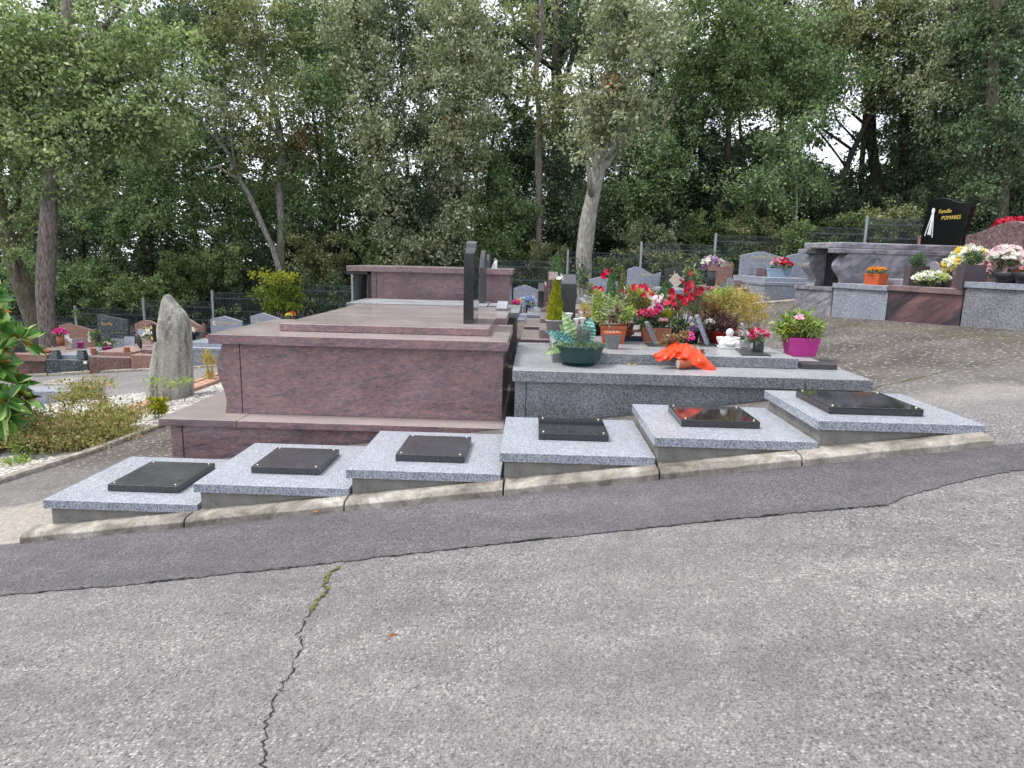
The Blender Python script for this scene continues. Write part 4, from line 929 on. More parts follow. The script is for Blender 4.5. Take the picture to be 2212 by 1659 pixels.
tree('spindly pale sapling in the gap left of the marble tomb', [(1713, 450), (1712, 360), (1716, 300), (1714, 250)], 24.6, 6, 3, BP, LF['mid'], [(1700, 300, 60, 50, .6), (1650, 400, 70, 50), (1740, 400, 60, 50)], limbs=[([(1712, 390), (1690, 360), (1670, 330)], 4)])
tree('dark trunk leaning right, above the black headstone side of the wood', [(1770, 490), (1812, 400), (1843, 325), (1880, 250), (1912, 195)], 27.0, 17, 8, BD, LF['mid'], [(1700, 110, 100, 80, .9), (1790, 190, 90, 60, .8), (1740, 250, 70, 50, .7), (1640, 170, 60, 60, .6)])
tree('thick black trunk with spreading crown, upper right', [(1903, 500), (1898, 390), (1886, 300), (1882, 150), (1880, 40)], 28.0, 28, 16, BD, LF['olive'], [(1850, 60, 110, 80), (1900, 185, 80, 50, .8), (1800, 20, 80, 50, .8), (1960, 20, 80, 50)])
tree('second thick dark trunk, right of the black one', [(1962, 480), (1956, 380), (1950, 250), (1962, 100), (1970, -40)], 27.5, 24, 16, BD, LF['dark'], [(2000, 110, 90, 90, 1.1), (1960, 260, 60, 70), (2050, 260, 60, 80), (2020, 360, 70, 60)])
tree('ivy-covered tree at the right picture edge', [(2152, 500), (2156, 330), (2132, 230), (2142, 80), (2152, -60)], 23.8, 30, 18, BM, LF['ivy'], [(2150, 200, 78, 80, 1.2), (2130, 320, 76, 80, 1.2), (2195, 410, 60, 70, 1.2), (2145, 70, 80, 80, 1.2), (2110, 420, 50, 45), (2200, 290, 50, 60)])
tree('grey-leaved tree beside the ivy-covered one', [(2070, 480), (2066, 300), (2060, 100), (2050, -40)], 25.0, 14, 10, BD, LF['sage'], [(2060, 110, 65, 80, .9), (2080, 20, 90, 50), (2010, 190, 50, 50, .6), (2190, 30, 50, 50)])
tree('dark shady tree behind the stout left trunk', [(330, 620), (336, 450), (330, 300), (340, 150)], 26.0, 13, 8, BD, LF['mid'], [(340, 370, 85, 75), (400, 460, 80, 60), (270, 470, 80, 65), (440, 120, 60, 70, .7), (400, 300, 60, 60, .8), (480, 450, 50, 60)])
tree('leafy tree left of the first leaf-clad trunk', [(722, 540), (712, 300), (700, 100), (690, -60)], 26.4, 12, 8, BD, LF['mid'], [(700, 110, 75, 90), (710, 250, 55, 70), (640, 40, 55, 60), (740, 400, 55, 70), (560, 430, 60, 60, .8)])
tree('shadowy tree behind the big pale-barked tree', [(1340, 560), (1345, 420), (1360, 300)], 26.8, 14, 8, BD, LF['dark'], [(1360, 430, 70, 60, 1.1), (1350, 330, 70, 50), (1420, 510, 70, 40), (1240, 480, 45, 60, .8)])
tree('dark conifer-like tree at the left, behind the leaning mossy trunk', [(180, 660), (190, 480), (200, 300), (205, 100)], 26.5, 14, 8, BD, LF['dark'], [(190, 480, 80, 70, 1.1), (230, 380, 70, 60), (90, 500, 70, 70), (210, 100, 80, 80, .8), (400, 40, 70, 50, .6)])
# a second rank of trees farther back, darker and thinner
LBL = ['far', 'distant', 'hindmost', 'remote']
for i in range(20):
    px = -40+i*118+rnd.uniform(-35, 35); Y = rnd.uniform(30, 37); wv = rnd.uniform(8, 15)
    nb = rnd.randint(7, 9); bl = []
    for k in range(nb):
        py = rnd.choice([-20, 60, 130, 200, 280, 340, 400, 440, 470]) + rnd.uniform(-30, 30)
        bl.append((px+rnd.uniform(-90, 90), py, rnd.uniform(45, 85), rnd.uniform(35, 65), rnd.uniform(.45, .9)))
    near = ['the left edge', 'the stout left trunk', 'the stout left trunk and the lichened one', 'the standing stone', 'the leaning lichened trunk', 'the mossy-footed trunk', 'the dead leaf bunch', 'the first leaf-clad trunk', 'the bare bent trunk', 'the second leaf-clad trunk',
            'the tall black stele', 'the forked dark trunk', 'the big pale-barked tree', 'the pale forking limb', 'the dense evergreen', 'the bright green tree', 'the pale sapling', 'the black leaning trunk', 'the two thick dark trunks', 'the ivy-covered tree'][i]
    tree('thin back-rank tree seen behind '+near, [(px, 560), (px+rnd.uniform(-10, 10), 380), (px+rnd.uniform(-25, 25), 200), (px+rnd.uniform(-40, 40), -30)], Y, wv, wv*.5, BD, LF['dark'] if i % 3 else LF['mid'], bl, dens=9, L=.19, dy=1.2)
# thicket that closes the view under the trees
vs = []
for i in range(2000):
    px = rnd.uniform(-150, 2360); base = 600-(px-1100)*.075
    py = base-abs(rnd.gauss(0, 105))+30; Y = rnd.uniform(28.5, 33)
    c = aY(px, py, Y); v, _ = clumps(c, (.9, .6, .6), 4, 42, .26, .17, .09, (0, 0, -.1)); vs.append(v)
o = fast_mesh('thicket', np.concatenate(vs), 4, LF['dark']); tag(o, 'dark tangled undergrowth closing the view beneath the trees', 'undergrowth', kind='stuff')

def bush(label, px, py, rx, ry, Y, leafm, dens=7, L=.09, name='bush', cat='bush', stems=True, W=.5, bias=(0, 0, .2), group=None, sig=.14, ground=None, barkm=None):
    c = aY(px, py, Y); s = Y/F; gz = float(zg(c[0], Y)) if ground is None else ground
    T = thing(name, label, cat, (c[0], Y, gz), 0, group)
    a, b = rx*s, ry*s
    k = max(4, int(dens*PI*a*b)); v, cc = clumps(c, (a, min(a, .9), b), k, 60, sig, L, L*W, bias, .45, .6)
    fast_mesh('foliage', v, 4, leafm, T)
    if stems:
        m = M(); g0 = np.array((c[0], Y, gz-.03))
        for q in cc[:max(5, k//4)]:
            md = (g0+q)/2+rng.normal(size=3)*.08*a+np.array([0, 0, -.05]); m.tube([g0+rng.normal(size=3)*np.array([.06, .06, 0]), md, q], [.018*max(.35, a), .011*max(.35, a), .004], 5)
        part('stems', m, barkm or BD, T, 0, True)
    return T
BU = [('shady bush behind the fence at the far left', 70, 610, 90, 60, 24.6, 'dark'), ('low dark bush behind the horse headstone', 190, 620, 70, 70, 24.3, 'dark'),
 ('pale leafy bush above the green slanted headstone', 265, 628, 50, 28, 24.0, 'mid'), ('leafy bush right above the arched salmon headstone', 330, 640, 60, 36, 24.1, 'bright'),
 ('deep green bush left of the lichened leaning trunk', 410, 600, 80, 60, 25.2, 'mid'), ('feathery light green bush with upright tip', 480, 560, 50, 60, 24.4, 'mid'),
 ('dark bush behind the yellow-green bush', 560, 610, 70, 50, 25.4, 'dark'), ('wide olive bush left of the black column tomb', 690, 560, 70, 60, 24.8, 'olive'),
 ('ivy mound on the fence beside the black column', 710, 640, 60, 34, 23.9, 'ivy'), ('bright bush just above the left end of the raised tomb', 805, 535, 35, 40, 24.2, 'bright'),
 ('grey withered bush over the raised red tomb', 890, 555, 60, 38, 23.9, 'sage'), ('dark ivy patch left of the tall black stele', 970, 540, 50, 45, 24.4, 'ivy'),
 ('dark bush right of the tall black stele', 1085, 560, 60, 50, 24.6, 'mid'), ('brownish bush behind the alley headstone', 1180, 575, 55, 45, 24.8, 'olive'),
 ('ivy thicket behind the fence left of the pale trunk', 1160, 625, 60, 30, 23.9, 'ivy'), ('low green bush behind the fence right of the pale trunk', 1330, 590, 60, 40, 23.9, 'mid'),
 ('greyish bush above the fence right of the pale trunk', 1400, 520, 75, 40, 24.9, 'sage'), ('yellowish bush behind the slate headstone', 1450, 580, 60, 35, 24.0, 'olive'),
 ('dark green bush between the two tallest fence posts', 1530, 500, 80, 40, 25.2, 'mid'), ('greyish green bush above the broad dove headstone', 1620, 500, 70, 40, 24.8, 'olive'),
 ('green tangle behind the salmon leaning headstone', 1560, 565, 60, 36, 23.9, 'ivy'), ('rusty-tinged bush above the fence, right of the broad headstone', 1660, 520, 50, 34, 24.1, 'olive'),
 ('dark bush above the marble tomb', 1830, 500, 80, 32, 24.6, 'mid'), ('olive bush right of the last fence post', 1920, 480, 70, 34, 24.4, 'olive'),
 ('dark layered bush behind the glossy black headstone', 2020, 440, 90, 40, 25.4, 'dark'), ('ivy bush above the red flowers at the right edge', 2160, 450, 70, 40, 24.2, 'ivy'), ('shady bush at the far right behind the fence', 2230, 430, 60, 50, 24.8, 'dark'),
 ('shadowed bush above the standing stone', 350, 560, 70, 50, 26, 'dark'), ('bushy dark growth behind the lichened trunk foot', 620, 520, 70, 50, 26, 'dark'), ('dark growth under the leaf-clad trunks', 920, 500, 80, 50, 26, 'dark'),
 ('dark growth left of the forked dark trunk', 1110, 500, 70, 40, 26.5, 'dark'), ('dark growth right of the pale sapling', 1770, 440, 80, 50, 26.5, 'dark'), ('dark green growth left of the pale sapling', 1660, 450, 80, 45, 26, 'mid')]
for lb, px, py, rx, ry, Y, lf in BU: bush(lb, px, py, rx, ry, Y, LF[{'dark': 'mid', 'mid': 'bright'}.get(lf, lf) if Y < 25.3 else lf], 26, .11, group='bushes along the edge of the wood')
bush('yellow-green bush with a bright leafy top, in front of the fence', 608, 640, 46, 44, 22.6, LF['yellow2'], 42, .10)
bush('yellow leafy sprig rising over the yellow-green bush', 590, 602, 36, 14, 22.4, LF['yellow'], 46, .10, name='shrub', cat='shrub')
bush('bright green climbing bush hiding the fence beside the grey graves', 1722, 520, 34, 46, 22.6, LF['bright'], 34, .10)
# brambles scrambling through the fence
for i, (px, py, rx, ry) in enumerate([(200, 690, 60, 22), (400, 672, 40, 22), (500, 668, 45, 16), (1180, 640, 30, 16), (1390, 600, 30, 18), (1490, 588, 30, 16), (1800, 520, 40, 16), (2120, 500, 40, 20)]):
    near = ['behind the green headstone', 'right of the standing stone', 'over the crescent headstone', 'right of the alley headstone', 'over the wavy grey headstone', 'over the slate headstone', 'left of the marble tomb lid', 'behind the purple-brown headstone'][i]
    bush('bramble growing through the fence '+near, px, py, rx, ry, 23.0, LF['ivy'] if i % 2 else LF['mid'], 7, .07, name='bramble', cat='bramble', group='brambles in the fence')

# ------------------------------------------------------------------ planting in the bed on the left
T = bush('low spreading rusty green groundcover shrub in the white gravel', 165, 908, 104, 42, 7.6, LF['cover'], 150, .042, name='groundcover_shrub', cat='shrub', sig=.07, bias=(0, 0, .3))
fast_mesh('outer_sprays', np.concatenate([clumps(aY(px, py, Y), (rx, .3, rz), k*3, 60, .07, .042, .02, (0, 0, .4), .3)[0] for px, py, Y, rx, rz, k in
    ((100, 935, 7.2, .32, .10, 26), (230, 915, 7.5, .30, .12, 26), (170, 850, 8.2, .28, .12, 7), (205, 830, 8.5, .14, .10, 3), (150, 945, 7.0, .4, .07, 28), (60, 925, 7.3, .25, .12, 16), (245, 945, 7.2, .22, .07, 14))]), 4, LF['cover'], T)
bush('small yellow-tipped evergreen shrub beside the red tomb base', 342, 880, 19, 22, 8.3, LF['conifer'], 900, .03, name='evergreen_shrub', cat='shrub', sig=.03, bias=(0, 0, .8))
bush('small yellow-green euonymus at the kerb of the gravel bed', 62, 958, 26, 16, 6.9, LF['spring'], 600, .035, name='shrub', cat='shrub', sig=.05)
bush('lowest pale yellow-green tuft at the left end of the bed kerb', 40, 995, 24, 9, 6.5, LF['spring'], 600, .03, name='shrub', cat='shrub', sig=.04)
bush('dry grassy tuft left of the red tomb, behind the terracotta edging', 452, 800, 12, 22, 11.2, LF['straw'], 140, .12, W=.12, name='grass_tuft', cat='plant', sig=.06, bias=(0, 0, 1.5))
for i, (px, py) in enumerate(((333, 822), (366, 828), (402, 822))):
    c = aY(px, py, 9.2+.1*i); b = (c[0]+.05*(1-i), c[1], float(zg(c[0], c[1])))
    T = thing('sapling', ['leftmost', 'middle', 'rightmost'][i]+' of the three thin green seedlings before the standing stone', 'seedling', b)
    part('stem', M().tube([b, ((b[0]+c[0])/2+.01, b[1], (b[2]+c[2])/2), c], [.006, .005, .003], 5), LF['mid'], T)
    fast_mesh('foliage', rleaves(np.array(c)+rng.normal(size=(70, 3))*np.array([.07, .06, .035]), .055, .018, (0, 0, -.2)), 4, LF['spring'], T)
# magnolia: whorls of long glossy leaves
T = thing('magnolia', 'magnolia with glossy green and rusty leaves entering the left picture edge', 'shrub', (-5.9, 6.9, -2.25))
vg = []; vb = []; st = M()
wh = [(70, 735, 6.9), (30, 720, 6.8), (8, 680, 6.9), (0, 640, 7.0), (20, 790, 6.9), (-10, 760, 7.0), (40, 870, 6.7), (10, 850, 6.8), (75, 860, 6.9), (-20, 820, 7.1), (30, 900, 6.8), (-30, 700, 7.2), (0, 920, 7.0), (-25, 880, 7.0), (15, 750, 7.3), (-50, 800, 7.4), (-60, 650, 7.4), (-90, 740, 7.4), (-100, 850, 7.4), (50, 830, 7.1)]
root = np.array((-6.2, 7.3, -2.3))
for i, (px, py, Y) in enumerate(wh):
    c = np.array(aY(px-26, py, Y)); n_ = 22
    ax = unit((c-root)[None, :]*np.array([1, 1, .6])+rng.normal(size=(1, 3))*.3)[0]
    for arr, cnt, ml in ((vg, n_, .23), (vb, 2+(i % 3)*3, .17)):
        D = unit(rng.normal(size=(cnt, 3)))*.9+ax*(.55 if arr is vg else 1.0)
        D = unit(D); P = c+D*.02; L = ml*rng.uniform(.7, 1.15, cnt)
        # leaf of six corners: two quads sharing the midrib
        R_ = rng.normal(size=(cnt, 3)); Wv = unit(np.cross(D, R_)); Nn = np.cross(D, Wv); L = L[:, None]; W_ = L*.19
        a0 = P; a1 = P+D*L*.30+Nn*L*.03; a2 = P+D*L*.68+Nn*L*.02-np.array([0, 0, .02]); a3 = P+D*L-np.array([0, 0, .05])
        up = Nn*.18*W_
        arr.append(np.stack([a0, a1+Wv*W_+up, a2+Wv*W_*.95+up, a3], 1).reshape(-1, 3)); arr.append(np.stack([a0, a3, a2-Wv*W_*.95+up, a1-Wv*W_+up], 1).reshape(-1, 3))
    st.tube([root+rng.normal(size=3)*.1, (root+c)/2+rng.normal(size=3)*.1+np.array([0, 0, -.1]), c], [.025, .016, .008], 6)
part('stems', st, BK, T, 0, True); fast_mesh('foliage', np.concatenate(vg), 4, LF['magnolia'], T); fast_mesh('rusty_leaves', np.concatenate(vb), 4, LF['magbrown'], T)
bush('dark evergreen mass under the magnolia at the left edge', 12, 900, 40, 60, 7.4, LF['dark'], 120, .06, name='shrub', cat='shrub', sig=.07)

# ------------------------------------------------------------------ pots, flowers and plaques
def potm(c, rt, rb, h, rim=.015, n=28, sx=1, sy=1, wall=.006):
    m = M(); pr = [(rb, 0), (rb+(rt-rb)*.86, h*.86), (rt+.004, h*.86), (rt+.004, h), (rt-wall, h), (rt-wall-.004, h*.9)]
    return m.lathe(c, pr, n, sx, sy)
def trough(c, L, Wd, h, tap=.82, rot=0, rim=.012):
    m = M(); q = [(-1, -1), (1, -1), (1, 1), (-1, 1)]
    def R(x, y): return (c[0]+x*math.cos(rot)-y*math.sin(rot), c[1]+x*math.sin(rot)+y*math.cos(rot))
    def ring(l, w, z): return [(*R(a*l/2, b*w/2), c[2]+z) for a, b in q]
    rs = [ring(L*tap, Wd*tap, 0), ring(L*.97, Wd*.96, h*.84), ring(L, Wd, h*.84), ring(L, Wd, h), ring(L*.95, Wd*.90, h), ring(L*.94, Wd*.88, h*.9)]
    for r in rs: m.v += r
    for j in range(len(rs)-1):
        for k in range(4): a, b = j*4+k, j*4+(k+1) % 4; m.f.append((a, b, b+4, a+4))
    m.f.append((3, 2, 1, 0)); m.f.append(tuple(20+k for k in range(4))); return m
def stuffv(kind, c, r, n, L, W, bias=(0, 0, .3), sig=None):
    c = np.array(c); r = np.array(r) if hasattr(r, '__len__') else np.array([r]*3)
    if kind == 'round':
        k = max(3, n//34); r = np.resize(r, 3) if len(r) < 3 else r
        cc, d = inell(k, c, r*.92, .35); cc = cc*1.0
        idx = rng.integers(0, k, n); off = rng.normal(size=(n, 3))*(.17*r*rng.uniform(.6, 1.6, (k, 1))[idx])
        return rleaves(cc[idx]+off, L, W, bias, d[idx]+off/r, .8)
    if kind == 'cone':   # r = (radius, height)
        t_ = rng.uniform(0, 1, n)**1.5; a = rng.uniform(0, 2*PI, n); rr = r[0]*(1-t_)**.75*rng.uniform(.55, 1.1, n)*(1+.2*np.sin(a*3+t_*20))
        P = c+np.stack([rr*np.cos(a), rr*np.sin(a), t_*r[-1]], 1); D = np.stack([np.cos(a)*.5, np.sin(a)*.5, np.ones(n)], 1)+rng.normal(size=(n, 3))*.25
        return leafq(P, D, L*rng.uniform(.6, 1.2, n), W)
    if kind == 'grass':
        P = c+np.stack([rng.normal(size=n)*r[0]*.5, rng.normal(size=n)*r[1]*.5, np.zeros(n)], 1); D = rng.normal(size=(n, 3))*.35+np.array([0, 0, 1]); return leafq(P, D, L*rng.uniform(.5, 1.2, n), W)
def blooms(pts, r, n=5, cup=.3, wid=.62, face=(0, -.7, .5), lay=1):
    out = []
    for p in pts:
        nv = np.array(face)+rng.normal(size=3)*.45
        for l in range(lay): out.append(petals(p, r*(1-.3*l)*rnd.uniform(.8, 1.15), n, nv, cup+.35*l, wid))
    return np.concatenate(out)
def scatter(c, r, n, top=True):
    P, _ = inell(n, c, r, .75)
    if top: P[:, 2] = c[2]+np.abs(P[:, 2]-c[2])
    return P
def plant(label, base, pot=None, fol=(), flo=(), cat='potted plant', name='potted_plant', soil=None, stems=None, group=None):
    T = thing(name, label, cat, base, 0, group)
    if pot: part('pot', pot[0], MT[pot[1]], T, 0, True if len(pot) < 3 else pot[2])
    if soil: part('soil', M().lathe((base[0], base[1], base[2]+soil[1]), [(soil[0], 0), (soil[0]*.9, .006)], 20), MT['soil'], T)
    for nm, v, mt in fol: fast_mesh(nm, v, 4, LF[mt], T)
    for nm, v, mt in flo: fast_mesh(nm, v, 4, LF[mt], T)
    if stems: part('stems', stems, BK, T, 0, True)
    return T
s6 = 1/F
# green bowl on the front of the grey tomb
b = aZ(1250, 787, ZE)
T = thing('bowl_planter', 'dark green ribbed bowl with artificial leaves, white calla and dry lavender, on the grey tomb', 'planter', b)
pr = [(.125, 0), (.14, .004), (.142, .022), (.155, .03)]
for k in range(9): z = .035+k*.014; r_ = .158+.07*(z/.19)**.7; pr += [(r_, z), (r_+.0035, z+.004), (r_+.0035, z+.009)]
pr += [(.228, .168), (.240, .170), (.245, .186), (.240, .192), (.226, .190), (.22, .17)]
part('bowl', M().lathe(b, pr, 48), MT['greenbowl'], T, 0, True)
part('soil', M().lathe((b[0], b[1], b[2]+.165), [(.222, 0), (.15, .012)], 30), MT['soil'], T)
def bigleaf(base, tip, w, fold=.25, droop=.0, n=9, side=(0, -1, .2)):
    base = np.array(base, float); tip = np.array(tip, float); ax = tip-base; L = np.linalg.norm(ax); d = ax/L; sd = np.cross(d, np.array(side, float)); sd /= np.linalg.norm(sd); nn = np.cross(sd, d)
    out = []
    def pt(t_, s_):
        ww = w*math.sin(PI*min(1, max(0, t_))**.8)**.8 if 0 < t_ < 1 else 0
        return base+d*L*t_+sd*s_*ww*(1+.06*math.sin(t_*50))+nn*(abs(s_)*ww*fold+.006*math.sin(t_*60))+np.array([0, 0, -droop*t_*t_])
    for i in range(n*2):
        t0, t1 = i/(2*n), (i+1)/(2*n)
        for s0, s1 in ((-1, -.5), (-.5, 0), (0, .5), (.5, 1)): out += [pt(t0, s0), pt(t1, s0), pt(t1, s1), pt(t0, s1)]
    return np.array(out)
zb = b[2]+.17; Yb = b[1]
fast_mesh('teal_leaf', np.concatenate([bigleaf((b[0]-.03, Yb, zb), aY(1178, 694, Yb-.1), .055, .3, .09), bigleaf((b[0]+.06, Yb+.02, zb+.0), aY(1276, 685, Yb+.1), .07, .2), bigleaf((b[0]-.02, Yb-.03, zb), aY(1200, 715, Yb-.1), .03, .3, .03)]), 4, MT['tealm'], T)
fast_mesh('variegated_leaf', np.concatenate([bigleaf((b[0]-.01, Yb, zb), aY(1214, 672, Yb), .06, .2), bigleaf((b[0]-.1, Yb-.05, zb), aY(1176, 746, Yb-.2), .05, .25, .08), bigleaf((b[0]-.02, Yb+.05, zb), aY(1208, 700, Yb), .045, .2)]), 4, MT['variem'], T)
cal = M()
for px, py, r_ in ((1229, 682, .032), (1245, 694, .028), (1258, 692, .026)):
    c = aY(px, py, Yb+.02); cal.lathe((c[0], c[1], c[2]-.06), [(.006, 0), (.012, .03), (r_, .075), (r_*1.25, .085), (r_*.9, .08), (.006, .03)], 14, 1, 1, cap=False)
part('calla_flower', cal, MT['white'], T, 0, True)
P = np.array([[b[0]+rnd.uniform(-.05, .09), Yb+rnd.uniform(-.06, .06), zb+rnd.uniform(0, .05)] for _ in range(260)])
D = np.array([[rnd.gauss(.05, .28), rnd.gauss(0, .2), 1] for _ in range(260)])
fast_mesh('lavender', leafq(P+D*rng.uniform(0, .1, (260, 1)), D, rng.uniform(.04, .12, 260), .006), 4, LF['lavender'], T)
fast_mesh('grass', stuffv('grass', (b[0], Yb, zb-.005), (.2, .2), 520, .06, .006), 4, LF['bright'], T)

# grey pot with two stems
b = aZ(1322, 753, ZU); sm = M(); fo = []
for (px, py), (qx, qy) in (((1315, 715), (1312, 640)), ((1330, 715), (1350, 630)), ((1322, 715), (1338, 640))):
    p0 = aY(px, py, b[1]); p1 = aY(qx, qy, b[1]+.02); sm.tube([(b[0]+(p0[0]-b[0])*.3, b[1], b[2]+.12), p0, p1], [.004, .004, .0025], 5)
    for t_ in np.linspace(.45, 1.05, 9):
        c = np.array(p0)*(1-t_)+np.array(p1)*t_; a = rnd.uniform(0, 6)
        for s_ in (0, PI): fo.append(leafq(c[None, :], np.array([[math.cos(a+s_), math.sin(a+s_)*.6, .25]]), .085, .018))
plant('light grey pot with orange rim and leggy leafy stems, front of the grey tomb', b, (potm(b, .088, .056, .165), 'greypot'), [('leaves', np.concatenate(fo), 'sage'), ('foliage', stuffv('round', (b[0]-.02, b[1], b[2]+.34), (.06, .05, .06), 60, .05, .02), 'purple')], soil=(.078, .145), stems=sm)
part('rim', M().lathe((b[0], b[1], b[2]+.145), [(.090, 0), (.094, .004), (.094, .024), (.084, .026), (.082, .01)], 28, cap=False), MT['orangepot'], C.objects[-1] if False else bpy.data.objects['potted_plant'], 0, True)

def PZ(px, py): return aZ(px, py, ZU)
def W_(px, py, Y, r): return aY(px, py, Y)
def sc(rpx, Y): return rpx*Y/F
b = aZ(1323, 740, ZU); Y = b[1]
plant('square orange-red pot with a lime euonymus, behind the light grey pot', b, (trough(b, sc(54, Y), .2, sc(38, Y), .8), 'terracotta', False),
      [('foliage', np.concatenate([stuffv('round', aY(1320, 672, Y), (.20, .14, .13), 1300, .032, .02), stuffv('round', aY(1290, 650, Y+.05), (.09, .08, .10), 420, .03, .015), stuffv('round', aY(1350, 680, Y), (.12, .1, .08), 520, .032, .02)]), 'spring')])
b = aZ(1352, 731, ZU); Y = b[1]+.05; b = (b[0], Y, b[2])
plant('round terracotta pot with golden yellow foliage, in the middle of the flowers', b, (potm(b, sc(17, Y), sc(12, Y), sc(32, Y)), 'terrapot'),
      [('foliage', np.concatenate([stuffv('round', aY(1372, 655, Y-.0), (.20, .15, .16), 2400, .05, .013, (0, 0, .6)), stuffv('round', aY(1400, 672, Y+.1), (.12, .1, .1), 500, .05, .014, (0, 0, .6))]), 'yellow'), ('tips', stuffv('round', aY(1385, 640, Y+.1), (.14, .1, .10), 200, .05, .012, (0, 0, .8)), 'rust')])
b = aZ(1415, 737, ZU); Y = b[1]
pc = scatter(aY(1402, 680, Y-.14), (.12, .06, .05), 60)
plant('long terracotta trough of crimson cyclamen over dark leaves', b, (trough(b, sc(62, Y), .17, sc(30, Y), .88), 'terrapot', False),
      [('foliage', np.concatenate([stuffv('round', aY(1408, 700, Y), (.17, .09, .06), 900, .035, .025)]), 'mid'), ('dark_leaves', stuffv('round', aY(1396, 688, Y-.03), (.10, .06, .04), 240, .04, .035), 'dark')],
      [('flowers', blooms(pc, .032, 5, .6, .6, lay=2), 'crimson'), ('magenta_flowers', blooms(scatter(aY(1420, 668, Y), (.05, .05, .05), 18), .03, 5, .6, .6, lay=2), 'fuchsia'), ('pink_flowers', blooms(scatter(aY(1432, 693, Y-.05), (.05, .04, .02), 12), .028, 5, .4, .7, lay=2), 'pinkp')])
b = aZ(1372, 736, ZU)
plant('low dark blue tray of small red succulents between the pots', b, (trough(b, .34, .13, .045, .92), 'navy', False), [('foliage', np.concatenate([stuffv('round', (b[0]-.08, b[1], b[2]+.07), (.07, .05, .05), 260, .022, .01), stuffv('round', (b[0]+.13, b[1], b[2]+.06), (.05, .05, .06), 170, .022, .01)]), 'rust')])
b = aZ(1287, 726, ZU); b = (b[0], b[1]+.12, b[2]); Y = b[1]
plant('dark grey pot with orange-tinged heath plant, left of the orange-red pot', b, (potm(b, .085, .065, .15), 'blackplastic'), [('foliage', stuffv('round', aY(1272, 672, Y), (.11, .1, .10), 560, .03, .014, (0, 0, .5)), 'straw'), ('green_foliage', stuffv('round', aY(1283, 640, Y), (.07, .07, .13), 380, .05, .009, (0, 0, .9)), 'olive')],
      [('flowers', blooms(scatter(aY(1262, 676, Y-.05), (.06, .05, .03), 14), .022), 'palepink')])
for lb, px, pt_, pb_, rad, mt, dY_, pm in (('tall narrow green fir seedling rising out of the flowers', 1317, 583, 655, .065, 'fir', .25, 'terrapot'), ('olive-tinted narrow fir right of the tall green one', 1341, 594, 655, .055, 'olive', .35, 'terrapot'), ('short bluish fir in front of the blue-grey wavy headstone', 1434, 612, 650, .10, 'fir', .75, 'terrapot')):
    b = aZ(px, 728, ZU); Y = 7.25+dY_*.6; b = (aY(px, 700, Y)[0], Y, ZU); zt_ = aY(px, pt_, Y)[2]; zb_ = aY(px, pb_, Y)[2]
    plant(lb, b, (potm(b, .07, .05, .12), pm), [('foliage', stuffv('cone', (b[0], Y, zb_), (rad, 0, zt_-zb_), 1500, .035, .007), mt)], cat='potted conifer', stems=M().tube([(b[0], Y, ZU+.1), (b[0], Y, zb_+.1)], [.006, .004], 6))
# golden conifer on the tomb behind
Y = 8.15; x_ = aY(1199, 700, Y)[0]; b = (x_, Y, -.829)
zt_ = aY(1203, 603, Y)[2]; zb_ = aY(1200, 692, Y)[2]
plant('golden yellow columnar conifer in a pale pot, left of the thick dark stele', b, (potm(b, .115, .095, zb_-b[2]+.01), 'lightpot'), [('foliage', stuffv('cone', (x_, Y, zb_), (.10, 0, zt_-zb_), 3600, .03, .010), 'conifer')], [('white_flower', blooms([aY(1211, 600, Y-.05), aY(1207, 603, Y-.05)], .045, 5, .5, .8), 'whitep')], cat='potted conifer')
Y = 9.0; b = (aY(1196, 650, Y)[0], Y, -.93)
plant('small grey-green conifer top showing behind the brown-pink stele', (aY(1201, 600, 11.6)[0], 11.6, -.86), None, [('foliage', stuffv('cone', aY(1201, 606, 11.6), (.12, 0, .42), 900, .05, .012), 'fir')], cat='conifer', name='conifer', stems=M().tube([(aY(1201, 600, 11.6)[0], 11.6, -.86), aY(1201, 600, 11.6)], [.02, .01], 6))
# red mandevilla on canes, two groups
def mand(label, px, Yp, spots, leaves, r=.042, mt='red', mt2='palepink'):
    b = (aY(px, 700, Yp+.2)[0], Yp+.2, ZU); sm = M(); pts = []
    for (x, y) in spots:
        p = np.array(aY(x, y, Yp+rnd.uniform(-.08, .05))); pts.append(p); q = np.array((b[0]+rnd.uniform(-.02, .02), Yp, ZU+.12)); sm.tube([q, (q+p)/2+rng.normal(size=3)*.02, p], [.004, .003, .002], 4)
    lv = np.concatenate([stuffv('round', aY(x, y, Yp+.03), (rx*Yp/F, .08, ry*Yp/F), n, .05, .018, (0, 0, .3)) for x, y, rx, ry, n in leaves])
    return plant(label, b, (potm(b, .065, .05, .10), 'terrapot'), [('foliage', lv, 'bright')], [('flowers', blooms([p+np.array([0, -.02, 0]) for p in pts]+[p+rng.normal(size=3)*.035 for p in pts[::2]], r*1.1, 5, .25, .9, lay=1), mt), ('buds', blooms([p+rng.normal(size=3)*.03 for p in pts[::2]], r*.6, 4, .8, .5), mt2)], stems=sm)
mand('left red mandevilla with flowers spread above the golden foliage', 1350, 7.5, [(1384, 619), (1390, 638), (1402, 626), (1408, 636), (1368, 625), (1345, 628), (1331, 640), (1302, 596), (1310, 588), (1298, 625), (1286, 622), (1352, 636)], [(1370, 640, 26, 10, 70), (1330, 645, 22, 10, 50)], .036)
mand('right red mandevilla on tall canes, before the slate headstone', 1470, 7.5, [(1490, 592), (1474, 606), (1478, 614), (1490, 625), (1505, 632), (1512, 626), (1470, 640), (1448, 645), (1455, 652), (1462, 662), (1440, 655), (1487, 645), (1492, 640), (1505, 648), (1533, 620), (1478, 652), (1454, 640)], [(1490, 610, 16, 26, 260), (1500, 655, 30, 16, 220), (1460, 650, 24, 12, 120)], .042, 'red', 'pinkp')
